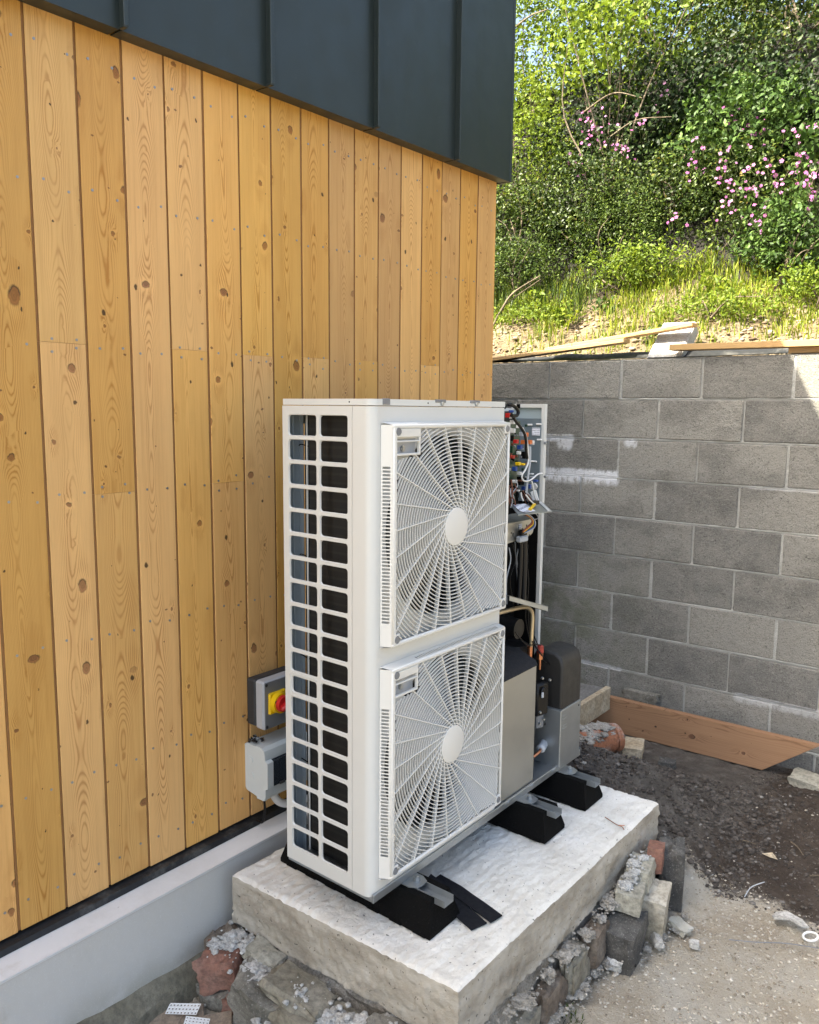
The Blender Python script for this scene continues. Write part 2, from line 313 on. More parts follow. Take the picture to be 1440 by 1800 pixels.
c = g.ramp(g.noise(v, 5, 6, .65), [(.3, (.11, .075, .038)), (.5, (.20, .145, .082)), (.7, (.27, .215, .14))])
c = g.mix(g.mr(g.noise(v, 60, 5, .75), .5, .68, 0, .5), c, (.33, .28, .20)); c = g.mix(g.mr(g.noise(v, 40, 5, .7), .46, .34, 0, .8), c, (.05, .034, .018))
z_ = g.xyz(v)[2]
c = g.mix(g.mr(g.add(z_, g.mul(g.noise(v, 4, 4), .5)), 2.3, 2.6), c, (.014, .012, .008))  # soil behind the hedge painted near black for the shade in its gaps
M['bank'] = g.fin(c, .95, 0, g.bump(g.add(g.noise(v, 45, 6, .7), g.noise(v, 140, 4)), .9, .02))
g = G('mixed_pebbles'); a = g.n('ShaderNodeAttribute', attribute_name='tint').outputs['Fac']
c = g.ramp(a, [(0, (.20, .17, .125)), (.3, (.34, .30, .24)), (.6, (.46, .42, .35)), (.97, (.50, .47, .41)), (1, (.58, .56, .52))])
M['pebble'] = g.fin(c, .85, 0, g.bump(g.noise(g.pos(), 200, 4), .5, .003))
g = G('dark_soil_clods'); a = g.n('ShaderNodeAttribute', attribute_name='tint').outputs['Fac']
M['clod'] = g.fin(g.ramp(a, [(0, (.035, .028, .023)), (.6, (.075, .064, .054)), (.97, (.115, .10, .088)), (1, (.30, .285, .26))]), .9, 0, g.bump(g.noise(g.pos(), 160, 4), .6, .004))
g = G('bank_stones'); a = g.n('ShaderNodeAttribute', attribute_name='tint').outputs['Fac']
M['bankstone'] = g.fin(g.ramp(a, [(0, (.09, .06, .035)), (.5, (.20, .15, .095)), (1, (.36, .31, .24))]), .9, 0, g.bump(g.noise(g.pos(), 120, 4), .6, .004))

M['lf_yel'] = leafmat('young_yellow_green_leaves', [(0, (.05, .085, .012)), (.5, (.13, .19, .022)), (1, (.25, .31, .04))], .36)
M['lf_mid'] = leafmat('mid_green_leaves', [(0, (.014, .028, .006)), (.5, (.045, .078, .014)), (1, (.14, .19, .032))], .22)
M['lf_dark'] = leafmat('dark_ivy_leaves', [(0, (.005, .011, .004)), (.55, (.015, .032, .009)), (.9, (.06, .095, .025)), (1, (.14, .17, .05))], .15, .5, .18)
M['lf_bramble'] = leafmat('bramble_leaves', [(0, (.009, .018, .005)), (.5, (.034, .058, .013)), (.85, (.12, .16, .034)), (1, (.17, .11, .035))], .2, .4)
M['lf_herb'] = leafmat('fresh_herb_leaves', [(0, (.016, .034, .008)), (.5, (.045, .088, .018)), (1, (.12, .19, .045))], .22)
M['grass'] = leafmat('sunny_grass_blades', [(0, (.09, .14, .015)), (.5, (.20, .26, .025)), (.85, (.33, .36, .055)), (1, (.42, .36, .15))], .4)
M['petal'] = leafmat('campion_petals', [(0, (.40, .10, .30)), (.5, (.50, .18, .42)), (1, (.60, .30, .54))], .3)
M['stem'] = plain('plant_stems', (.13, .10, .045), .8, 0, .4, 30)
M['bark'] = stone('twig_bark', ((.09, .065, .04), (.17, .13, .085), (.26, .21, .15)), 12, .6, 60)
M['gstem'] = plain('green_flower_stems', (.10, .13, .035), .7, 0, .3, 30)

# ------------------------------------------------------------------ mesh builder
class MB:
    def __init__(s): s.v = []; s.f = []; s.mi = []; s.t = []
    def add(s, vs, fs, m=0, tint=None):
        o = len(s.v); s.v += [tuple(x) for x in vs]; s.f += [tuple(i+o for i in f) for f in fs]; s.mi += [m]*len(fs)
        if tint is not None: s.t += [tint]*len(vs)
        return s
    def obox(s, c, d, rot=None, bev=0.0, m=0):
        hx, hy, hz = d[0]/2, d[1]/2, d[2]/2; c = Vector(c); rm = rot.to_matrix() if isinstance(rot, Euler) else (rot or Matrix.Identity(3))
        if bev <= 0:
            vs = [Vector((a*hx, b*hy, e*hz)) for a in (-1, 1) for b in (-1, 1) for e in (-1, 1)]
            fs = [(0, 1, 3, 2), (4, 6, 7, 5), (0, 4, 5, 1), (2, 3, 7, 6), (0, 2, 6, 4), (1, 5, 7, 3)]
        else:
            b_ = min(bev, hx*.9, hy*.9, hz*.9); vs = []; ix = {}
            for a in (-1, 1):
                for b in (-1, 1):
                    for e in (-1, 1):
                        ix[a, b, e, 0] = len(vs); vs.append(Vector((a*hx, b*(hy-b_), e*(hz-b_))))
                        ix[a, b, e, 1] = len(vs); vs.append(Vector((a*(hx-b_), b*hy, e*(hz-b_))))
                        ix[a, b, e, 2] = len(vs); vs.append(Vector((a*(hx-b_), b*(hy-b_), e*hz)))
            fs = []
            for a in (-1, 1):
                fs.append([ix[a, b, e, 0] for b, e in ((-1, -1), (1, -1), (1, 1), (-1, 1))][::a])
                fs.append([ix[b, a, e, 1] for b, e in ((-1, -1), (-1, 1), (1, 1), (1, -1))][::a])
                fs.append([ix[b, e, a, 2] for b, e in ((-1, -1), (1, -1), (1, 1), (-1, 1))][::a])
            for a in (-1, 1):
                for b in (-1, 1):
                    fs.append([ix[a, b, -1, 0], ix[a, b, -1, 1], ix[a, b, 1, 1], ix[a, b, 1, 0]][::a*b])
                    fs.append([ix[a, -1, b, 2], ix[a, -1, b, 0], ix[a, 1, b, 0], ix[a, 1, b, 2]][::a*b])
                    fs.append([ix[-1, a, b, 1], ix[-1, a, b, 2], ix[1, a, b, 2], ix[1, a, b, 1]][::a*b])
            for a in (-1, 1):
                for b in (-1, 1):
                    for e in (-1, 1): fs.append([ix[a, b, e, 0], ix[a, b, e, 1], ix[a, b, e, 2]][::a*b*e])
        return s.add([c + rm @ x for x in vs], fs, m)
    def box(s, x0, x1, y0, y1, z0, z1, bev=0.0, m=0):
        return s.obox(((x0+x1)/2, (y0+y1)/2, (z0+z1)/2), (x1-x0, y1-y0, z1-z0), None, bev, m)
    def ring(s, c, ax, r, seg, ph=0.0):
        ax = Vector(ax).normalized(); a = ax.orthogonal().normalized(); b = ax.cross(a)
        return [Vector(c) + r*(math.cos(2*math.pi*i/seg+ph)*a + math.sin(2*math.pi*i/seg+ph)*b) for i in range(seg)]
    def cyl(s, p0, p1, r0, r1=None, seg=16, caps=True, m=0):
        p0 = Vector(p0); p1 = Vector(p1); r1 = r0 if r1 is None else r1; ax = p1-p0
        vs = s.ring(p0, ax, r0, seg) + s.ring(p1, ax, r1, seg)
        fs = [(i, (i+1) % seg, seg+(i+1) % seg, seg+i) for i in range(seg)]
        if caps: fs += [tuple(range(seg))[::-1], tuple(range(seg, 2*seg))]
        return s.add(vs, fs, m)
    def tube(s, pts, r, seg=8, sub=5, m=0, closed_caps=True):
        P = [Vector(p) for p in pts]
        if len(P) > 2 and sub > 1:
            Q = [2*P[0]-P[1]] + P + [2*P[-1]-P[-2]]; out = []
            for i in range(1, len(Q)-2):
                for k in range(sub):
                    t = k/sub; a, b, c, d = Q[i-1], Q[i], Q[i+1], Q[i+2]
                    out.append(.5*((2*b) + (c-a)*t + (2*a-5*b+4*c-d)*t*t + (3*b-a-3*c+d)*t**3))
            P = out + [P[-1]]
        rr = r if callable(r) else (lambda t: r)
        vs = []; t0 = (P[1]-P[0]).normalized(); nrm = t0.orthogonal().normalized(); n = len(P)
        for i, p in enumerate(P):
            t = (P[min(i+1, n-1)] - P[max(i-1, 0)]).normalized()
            nrm = (nrm - t*nrm.dot(t)); nrm = nrm.normalized() if nrm.length > 1e-6 else t.orthogonal().normalized(); b = t.cross(nrm)
            q = rr(i/(n-1)); vs += [p + q*(math.cos(2*math.pi*k/seg)*nrm + math.sin(2*math.pi*k/seg)*b) for k in range(seg)]
        fs = [(i*seg+k, i*seg+(k+1) % seg, (i+1)*seg+(k+1) % seg, (i+1)*seg+k) for i in range(n-1) for k in range(seg)]
        fs += [tuple(range(seg))[::-1], tuple(range((n-1)*seg, n*seg))]
        return s.add(vs, fs, m)
    def prism(s, poly, ext, m=0):
        """poly: list of Vector (planar), ext: Vector"""
        n = len(poly); vs = [Vector(p) for p in poly] + [Vector(p)+Vector(ext) for p in poly]
        return s.add(vs, [tuple(range(n))[::-1], tuple(range(n, 2*n))] + [(i, (i+1) % n, n+(i+1) % n, n+i) for i in range(n)], m)
    def mesh(s, name, mats, origin=(0, 0, 0), smooth=None, fix=True):
        me = bpy.data.meshes.new(name); o = Vector(origin)
        me.from_pydata([(x[0]-o.x, x[1]-o.y, x[2]-o.z) for x in s.v], [], s.f)
        for mt in (mats if isinstance(mats, (list, tuple)) else [mats]): me.materials.append(mt)
        if any(s.mi): me.polygons.foreach_set('material_index', s.mi)
        if s.t:
            at_ = me.attributes.new('tint', 'FLOAT', 'POINT'); at_.data.foreach_set('value', s.t)
        if fix:
            bm = bmesh.new(); bm.from_mesh(me); bmesh.ops.recalc_face_normals(bm, faces=bm.faces); bm.to_mesh(me); bm.free()
        if smooth is not None:
            me.polygons.foreach_set('use_smooth', [True]*len(me.polygons)); me.set_sharp_from_angle(angle=R_(smooth))
        me.update(); return me

def link(name, data, parent=None, loc=(0, 0, 0)):
    o = bpy.data.objects.new(name, data); COL.objects.link(o); o.parent = parent; o.location = loc; return o
def tag(o, label=None, cat=None, group=None, kind=None):
    for k, v in (('label', label), ('category', cat), ('group', group), ('kind', kind)):
        if v: o[k] = v
    return o
def thing(name, label, cat, loc, group=None, kind=None):
    o = link(name, None, None, loc); o.empty_display_size = .05; o['O'] = tuple(loc); return tag(o, label, cat, group, kind)
def org(o):
    while o.parent: o = o.parent
    return Vector(o.location)
def part(name, mb, mats, parent, smooth=None, fix=True):
    return link(name, mb.mesh(name, mats, org(parent), smooth, fix), parent)
def solo(name, mb, mats, label, cat, loc, group=None, kind=None, smooth=None):
    o = link(name, mb.mesh(name, mats, loc, smooth), None, loc); return tag(o, label, cat, group, kind)

def npmesh(name, V, F, mats, tint=None, smooth=False):
    """V (n,3), F (m,k) int"""
    me = bpy.data.meshes.new(name); k = F.shape[1]
    me.vertices.add(len(V)); me.vertices.foreach_set('co', V.astype(np.float32).ravel())
    me.loops.add(F.size); me.loops.foreach_set('vertex_index', F.astype(np.int32).ravel())
    me.polygons.add(len(F)); me.polygons.foreach_set('loop_start', np.arange(0, F.size, k, dtype=np.int32))
    if smooth: me.polygons.foreach_set('use_smooth', np.ones(len(F), dtype=bool))
    me.materials.append(mats)
    if tint is not None:
        a = me.attributes.new('tint', 'FLOAT', 'POINT'); a.data.foreach_set('value', tint.astype(np.float32))
    me.update(calc_edges=True); me.validate(); return me

def vnoise(x, y, seed=0, z=0.0):
    """cheap value noise on numpy arrays"""
    def hsh(i, j):
        n = (i*374761393 + j*668265263 + seed*1442695041) & 0xffffffff
        n = ((n ^ (n >> 13))*1274126177) & 0xffffffff
        return ((n ^ (n >> 16)) & 0xffff)/65535.0
    xi = np.floor(x).astype(np.int64); yi = np.floor(y).astype(np.int64); fx = x-xi; fy = y-yi
    fx = fx*fx*(3-2*fx); fy = fy*fy*(3-2*fy)
    return (hsh(xi, yi)*(1-fx)+hsh(xi+1, yi)*fx)*(1-fy) + (hsh(xi, yi+1)*(1-fx)+hsh(xi+1, yi+1)*fx)*fy
def fbm(x, y, seed=0, oct=4):
    s = 0; a = .5
    for k in range(oct): s = s + a*vnoise(x*2**k, y*2**k, seed+k*17); a *= .55
    return s
def sstep(a, b, x):
    t = np.clip((x-a)/(b-a), 0, 1); return t*t*(3-2*t)

# ------------------------------------------------------------------ ground
def ground_z(x, y):
    x = np.asarray(x, float); y = np.asarray(y, float)
    z = -.345 + .03*(fbm(x*1.3, y*1.3, 3)-.5)
    top = -.05 - .16*sstep(.78, 1.05, x + .10*(fbm(x*6, y*6, 9)-.5)) - .13*sstep(1.02, 1.24, x)
    m = sstep(1.10, 1.28, y)*(1-sstep(1.62, 2.02, y))*(1-sstep(1.12, 1.3, x+.12*(fbm(x*4, y*4, 21)-.5)))*sstep(-.4, .1, x)
    z = z*(1-m) + m*np.maximum(z, top)
    near = (np.abs(x-1) < 2.5) & (np.abs(y-1) < 3.5)
    rough = .006 + .020*m + .007*sstep(1.35, 1.5, y)
    z = z + near*(rough*(fbm(x*22, y*22, 5)-.47)*2 + .006*(fbm(x*75, y*75, 8, 3)-.45))
    z = z - .05*sstep(2.2, 2.6, y)*(1-sstep(1.1, 1.6, x))
    return z
def lines(lo, hi, step, far):
    a = list(np.arange(lo, hi, step)); s = step; p = a[-1]; q = a[0]; R = []; L = []
    while p < far: s *= 1.35; p += s; R.append(p)
    s = step
    while q > -far: s *= 1.35; q -= s; L.append(q)
    return np.array(L[::-1] + a + R)
gx = lines(-.1, 1.95, .009, 300); gy = lines(-.5, 2.95, .0105, 300)
X, Y = np.meshgrid(gx, gy, indexing='ij'); Zg = ground_z(X, Y)
nx, ny = len(gx), len(gy); idx = np.arange(nx*ny).reshape(nx, ny)
F = np.stack([idx[:-1, :-1], idx[1:, :-1], idx[1:, 1:], idx[:-1, 1:]], -1).reshape(-1, 4)
tag(link('ground', npmesh('ground', np.stack([X, Y, Zg], -1).reshape(-1, 3), F, M['ground'], smooth=True)), 'gravel and dark soil yard floor', 'ground', kind='structure')

# bank behind the block wall
def bank_z(x, y):
    x = np.asarray(x, float); y = np.asarray(y, float)
    d = np.maximum(y-2.92, 0)
    z = 1.66 + .74*np.minimum(d, .85) + 1.55*np.clip(d-.85, 0, 1.25) + .25*np.clip(d-2.1, 0, 40)
    z = z - .06*sstep(.2, 1.4, x)*sstep(0, .6, d)
    return z + .14*(fbm(x*2.4, y*2.4, 31)-.5) + .07*(fbm(x*9, y*9, 33)-.5) + .03*(fbm(x*34, y*34, 35, 3)-.5)
bx = lines(-2.2, 1.7, .022, 40); by = np.concatenate([np.arange(2.92, 4.3, .018), np.arange(4.3, 6.2, .08), np.geomspace(6.3, 60, 20)])
X, Y = np.meshgrid(bx, by, indexing='ij'); Zb = bank_z(X, Y); Zb[:, 0] = -.6
nx, ny = len(bx), len(by); idx = np.arange(nx*ny).reshape(nx, ny)
F = np.stack([idx[:-1, :-1], idx[1:, :-1], idx[1:, 1:], idx[:-1, 1:]], -1).reshape(-1, 4)
tag(link('earth_bank', npmesh('earth_bank', np.stack([X, Y, Zb], -1).reshape(-1, 3), F, M['bank'], smooth=True)), 'steep sunlit earth bank behind the block wall', 'bank', kind='structure')

# ------------------------------------------------------------------ timber house
H = thing('timber_house', 'timber clad house wall under dark metal cladding on a grey plinth', 'house', (0, 0, -.45))
PB, Y0 = .1322, -.4934
JOINT = {0: [1.604], 1: [1.198], 3: [1.61], 4: [1.202], 5: [1.608], 7: [1.614], 9: [1.619], 12: [1.62], 6: [.40], 10: [.80]}
def board_mesh(z0, z1, w_, skew=0.0):
    hw, L = w_/2, (z1-z0)/2; th = .021; c = .0014; lip = .0052
    # profile in (x depth, y across): front face with eased edges and a rebated lip on the near side
    pf = [(-th, -hw), (-th, hw), (-c, hw), (0, hw-c), (0, -hw+lip+c), (-c, -hw+lip), (-.0050, -hw+lip), (-.0050, -hw)]
    mb = MB(); n = len(pf)
    vs = [(x, y, -L) for x, y in pf] + [(x, y, L) for x, y in pf]
    fs = [tuple(range(n))[::-1], tuple(range(n, 2*n))] + [(i, (i+1) % n, n+(i+1) % n, n+i) for i in range(n)]
    mb.add(vs, fs); mb.mi[2+6] = 1; mb.mi[2+5] = 1; return mb.mesh('board', [M['board'], M['rebate']])
nails = MB(); rb = random.Random(3)
ZB, ZT = .039, 2.56
for i in range(-9, 16):
    yc = Y0 + PB*(i+.5); cuts = [ZB + rb.uniform(-.002, .002)] + JOINT.get(i, []) + [ZT]
    for a, b in zip(cuts[:-1], cuts[1:]):
        gap = .0003
        za, zb_ = a + (gap if a > ZB+.1 else 0), b - (gap if b < ZT else 0)
        link('board', board_mesh(za, zb_, PB-.0022), H, (rb.uniform(-.0012, .0012), yc, (za+zb_)/2 + .45))
    if i > -6:
        for zl in (.405, .80, 1.2, 1.6, 2.0, 2.33, .12):
            offs = (-.013, .016) if any(abs(zl-j) < .03 for j in JOINT.get(i, [])) else (0,)
            for dz in offs:
                for sy in (-1, 1):
                    p = Vector((.0, yc + .004 + sy*(.036+rb.uniform(-.007, .007)), zl + dz + rb.uniform(-.010, .010)))
                    nails.cyl(p, p + Vector((.0022, 0, 0)), .0036, seg=8)
tag(part('nail_heads', nails, M['nail'], H), kind='stuff')
mb = MB(); mb.box(-5.5, -.0235, -7, 1.612, -.45, 3.50); part('wall_core', mb, M['boxblack'], H)
mb = MB(); mb.box(-.0225, -.0012, Y0+PB*16+.0005, Y0+PB*16+.018, ZB, ZT, .002); part('corner_board', mb, M['board'], H)
# metal cladding: folded sheets between standing seams 0.498 m apart
seams = [-.261 + .498*k for k in range(-13, 4)] + [1.657]
def zbot(y): return 2.412 + .0195*(y+.26)
for a, b in zip(seams[:-1], seams[1:]):
    mb = MB(); e = .004
    pts = [(.060, a+e, zbot(a)), (.060, b-e, zbot(b))]
    mb.prism([Vector((.060, a+e, zbot(a))), Vector((.060, b-e, zbot(b))), Vector((.060, b-e, 3.52)), Vector((.060, a+e, 3.52))], (-.004, 0, 0))
    mb.prism([Vector((.0555, a+e, zbot(a)+.0015)), Vector((.0555, b-e, zbot(b)+.0015)), Vector((.002, b-e, zbot(b)+.0035)), Vector((.002, a+e, zbot(a)+.0035))], (0, 0, .003))
    part('cladding_sheet', mb, M['zinc'], H)
for y in seams[1:-1]:
    mb = MB(); z0 = zbot(y)+.004
    mb.box(.0562, .086, y-.0036, y+.0036, z0, 3.52, .001)
    mb.box(.079, .0875, y-.0075, y+.0065, z0-.001, 3.52, .0015)
    mb.box(.0562, .0685, y+.0037, y+.016, z0+.004, 3.52, .002)
    mb.obox((.073, y-.001, z0-.001), (.026, .012, .006), None, .001)
    part('standing_seam', mb, M['zinc'], H)
mb = MB(); mb.box(-5.5, .063, 1.6495, 1.665, zbot(1.66), 3.5205, .002); part('cladding_edge', mb, M['zinc'], H)
mb = MB(); mb.box(-5.6, .066, -7.1, 1.672, 3.522, 3.57, .003); part('roof', mb, M['zinc'], H)
# membrane strip and plinth
mb = MB(); ys = np.arange(-7, 1.64, .08)
for k in range(len(ys)-1):
    j0, j1 = [.0035*mnoise.noise(Vector((float(yy)*4, 2, 0))) for yy in ys[k:k+2]]
    a, b = float(ys[k]), float(ys[k+1])
    mb.add([(-.018, a, .032), (-.018, b, .032), (.022+j1, b, .026+j1), (.022+j0, a, .026+j0), (.029+j0, a, .0112), (.029+j1, b, .0112), (-.018, a, .0112), (-.018, b, .0112)],
           [(0, 1, 2, 3), (3, 2, 5, 4), (0, 3, 4, 6), (1, 7, 5, 2)])
part('damp_proof_strip', mb, M['dpc'], H)
mb = MB(); mb.box(-.3, .1155, -7, 1.60, -.45, .0055, .002); pl = part('plinth', mb, M['plinth'], H)
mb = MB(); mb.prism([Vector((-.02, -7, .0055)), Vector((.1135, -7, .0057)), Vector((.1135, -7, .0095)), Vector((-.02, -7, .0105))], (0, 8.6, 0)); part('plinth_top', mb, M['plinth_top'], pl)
mb = MB(); mb.box(.1132, .1172, -7, 1.6, .0035, .0112, .001); part('edge_bead', mb, M['bead'], pl)

# rough foundation below the plinth
def rough_block(c, d, rot=None, seed=0, amp=.12, sub=6, rnd=.25, amp2=.03, fr=2.2):
    """angular rubble: subdivided box, rounded a little and broken up with noise"""
    mb = MB(); d = Vector(d); rm = (rot or Euler((0, 0, 0))).to_matrix(); c = Vector(c); s = sub; sd = Vector((seed*7.31, seed*3.17, seed*1.93))
    ix = {}
    def vert(i, j, k):
        if (i, j, k) in ix: return ix[i, j, k]
        p = Vector((2*i/s-1, 2*j/s-1, 2*k/s-1)); n = p.normalized()
        q = p*(1-rnd) + n*rnd*1.15
        q = q*(1 + amp*mnoise.noise(q*fr*.6+sd)*1.6) + amp*.6*mnoise.noise_vector(q*fr+sd) + amp2*mnoise.noise_vector(q*fr*3.3+sd)
        ix[i, j, k] = len(mb.v); mb.v.append(tuple(c + rm @ Vector((q.x*d.x/2, q.y*d.y/2, q.z*d.z/2)))); return ix[i, j, k]
    for a in range(s):
        for b in range(s):
            for f in (0, s):
                mb.f.append((vert(f, a, b), vert(f, a+1, b), vert(f, a+1, b+1), vert(f, a, b+1)))
                mb.f.append((vert(a, f, b), vert(a+1, f, b), vert(a+1, f, b+1), vert(a, f, b+1)))
                mb.f.append((vert(a, b, f), vert(a+1, b, f), vert(a+1, b+1, f), vert(a, b+1, f)))
    mb.mi = [0]*len(mb.f); return mb
fb = MB()
xs = np.linspace(-1.6, .6, 90)
rows = []
for yy in xs:
    edge = -.245 - .05*(yy+.4) + .02*mnoise.noise(Vector((yy*6, 0, 3)))
    rows.append([(.10, yy, edge+.03), (.122+.006*mnoise.noise(Vector((yy*20, 1, 1))), yy, edge), (.150+.02*mnoise.noise(Vector((yy*9, 5, 1))), yy, edge-.045), (.165+.02*mnoise.noise(Vector((yy*11, 8, 1))), yy, edge-.10), (.17, yy, -.6)])
for k in range(len(rows)-1):
    for j in range(4): fb.add([rows[k][j], rows[k+1][j], rows[k+1][j+1], rows[k][j+1]], [(0, 1, 2, 3)])
part('foundation', fb, M['foundation'], H, 50)

# ------------------------------------------------------------------ block wall
WA = .024
Wl = thing('block_wall', 'grey hollow concrete block retaining wall below the bank', 'wall', (0, 2.7803, -.52))
rot = Euler((0, 0, WA))
Wl.rotation_euler = rot
bms = []
for k in range(4):
    mb = MB(); mb.obox((0, .05, 0), (.438, .1, .213), None, .0045)
    me = mb.mesh('block', M['block']); bms.append(me)
    for vv in me.vertices:
        n = mnoise.noise_vector(vv.co*9 + Vector((k*5, 0, 0))); vv.co += n*.0036
rb = random.Random(11); X0 = -.327
for k in range(1, 11):
    sh = 0 if k % 2 else -.225
    for j in range(-3, 7):
        if k in (9, 10): sh = (-.225 if k == 10 else 0)
        x = X0 + .45*(j+.5) + sh; z = 1.73 - .225*(k-.5)
        o = link('block', bms[rb.randrange(4)], Wl, (x+rb.uniform(-.003, .003), rb.uniform(-.0025, .0025), z + .52 + rb.uniform(-.0015, .0015)))
        o.rotation_euler = (rb.uniform(-.004, .004), rb.uniform(-.004, .004), rb.uniform(-.004, .004))
        if rb.random() < .5: o.scale.x = -1 if False else 1
# mortar: a slightly uneven bed a few millimetres behind the block faces
mx = np.concatenate([[-1.9], np.arange(-1.0, 1.7, .012), [2.8]]); mz = np.arange(-.5, 1.728, .0075)
X, Zm = np.meshgrid(mx, mz, indexing='ij')
row = np.floor((1.73-Zm)/.225); shf = np.where(row.astype(int) % 2 == 0, 0, .225)
dzj = np.abs(((1.73-Zm)/.225) - np.round((1.73-Zm)/.225))*.225; q_ = (X-X0+shf)/.45; dxj = np.abs(q_-np.round(q_))*.45
jn = np.minimum(dzj, dxj) < .0085
Ym = np.where(jn, .0035 - .011*(fbm(X*22, Zm*22, 41)-.45) - .006*(fbm(X*70, Zm*70, 43, 3)-.45), .012)
nx, nz = X.shape; idx = np.arange(nx*nz).reshape(nx, nz)
F = np.stack([idx[:-1, :-1], idx[1:, :-1], idx[1:, 1:], idx[:-1, 1:]], -1).reshape(-1, 4)
V = np.stack([X, Ym, Zm+.52], -1).reshape(-1, 3)
b0 = len(V); ex = [(-1.9, .09, .02), (2.8, .09, .02), (2.8, .09, 2.2445), (-1.9, .09, 2.2445), (-1.9, .006, 2.2445), (2.8, .006, 2.2445), (-1.9, .006, .02), (2.8, .006, .02)]
V = np.vstack([V, np.array(ex)])
F = np.vstack([F, np.array([(b0, b0+1, b0+2, b0+3), (b0+3, b0+2, b0+5, b0+4), (b0, b0+3, b0+4, b0+6), (b0+1, b0+7, b0+5, b0+2)])])
link('mortar', npmesh('mortar', V, F, M['mortar'], smooth=True), Wl)

# ------------------------------------------------------------------ concrete slab
def slab():
    c = [(.173, -.049), (1.007, -.009), (1.026, 1.252), (.192, 1.235)]
    nu, nv = 150, 210; T = .167
    u = np.linspace(0, 1, nu); v_ = np.linspace(0, 1, nv); U, Vv = np.meshgrid(u, v_, indexing='ij')
    P = [np.array(q) for q in c]
    def bil(U, Vv): return ((1-U)*(1-Vv))[..., None]*P[0] + (U*(1-Vv))[..., None]*P[1] + (U*Vv)[..., None]*P[2] + ((1-U)*Vv)[..., None]*P[3]
    XY = bil(U, Vv); x, y = XY[..., 0], XY[..., 1]
    wav = x + .022*(fbm(x*6, y*3, 61)-.5)
    z = .0010*np.sin(wav*2*np.pi/.031)*np.clip(2.4*(fbm(x*3, y*2, 63)-.28), .05, 1.3) + .0036*(fbm(x*14, y*9, 65)-.5) + .0085*(fbm(x*70, y*48, 67, 3)-.45) + .004*(fbm(x*3, y*3, 68)-.5)
    ed = np.minimum(np.minimum(U*.84, (1-U)*.84), np.minimum(Vv*1.26, (1-Vv)*1.26))
    z = z - .007*(1-sstep(0, .012, ed + .016*(fbm(x*24, y*24, 69)-.5))) - .002
    top = np.stack([x, y, z], -1)
    # sides
    per = [(i, 0) for i in range(nu)] + [(nu-1, j) for j in range(1, nv)] + [(i, nv-1) for i in range(nu-2, -1, -1)] + [(0, j) for j in range(nv-2, 0, -1)]
    n = len(per); nd = 16; side = np.zeros((nd+1, n, 3)); ctr = np.array([.6, .6])
    for k, (i, j) in enumerate(per):
        p = top[i, j]; o = p[:2]-ctr
        out = np.array([0., -1]) if j == 0 else np.array([1., 0]) if i == nu-1 else np.array([0., 1]) if j == nv-1 else np.array([-1., 0])
        for d in range(nd+1):
            t = d/nd; s_ = (k*.009)
            disp = .006*(mnoise.noise(Vector((s_*7, t*3, 1)))) + .006*mnoise.noise(Vector((s_*30, t*14, 2))) + .003*mnoise.noise(Vector((s_*80, t*30, 6))) + (.006*t*0)
            side[d, k, :2] = p[:2] + out*disp*min(1, t*6)
            side[d, k, 2] = p[2]*(1-t) - T*t + (.012*mnoise.noise(Vector((s_*9, 4, 4))) if d == nd else 0)
    V = np.vstack([top.reshape(-1, 3), side[1:].reshape(-1, 3)]); idx = np.arange(nu*nv).reshape(nu, nv)
    F = [np.stack([idx[:-1, :-1], idx[1:, :-1], idx[1:, 1:], idx[:-1, 1:]], -1).reshape(-1, 4)]
    pi = np.array([idx[i, j] for i, j in per]); prev = pi; mi = [0]*len(F[0]); b = nu*nv
    for d in range(nd):
        cur = b + d*n + np.arange(n); F.append(np.stack([prev, cur, np.roll(cur, -1), np.roll(prev, -1)], -1)); mi += [1]*n; prev = cur
    me = npmesh('concrete_slab', V - np.array([.6, .6, -T]), np.vstack(F), M['slab_top'], smooth=True); me.materials.append(M['slab_side'])
    me.polygons.foreach_set('material_index', mi); me.set_sharp_from_angle(angle=R_(55))
    return link('concrete_slab', me, None, (.6, .6, -T))
tag(slab(), 'rough cast pale concrete slab the heat pump stands on', 'slab')

# ------------------------------------------------------------------ heat pump
UX0, UX1, UZ0, UZ1 = .3737, .706, .111, 1.447
U = thing('heat_pump', 'cream two fan heat pump unit with its service panel removed', 'heat pump', (.374, 0, UZ0))

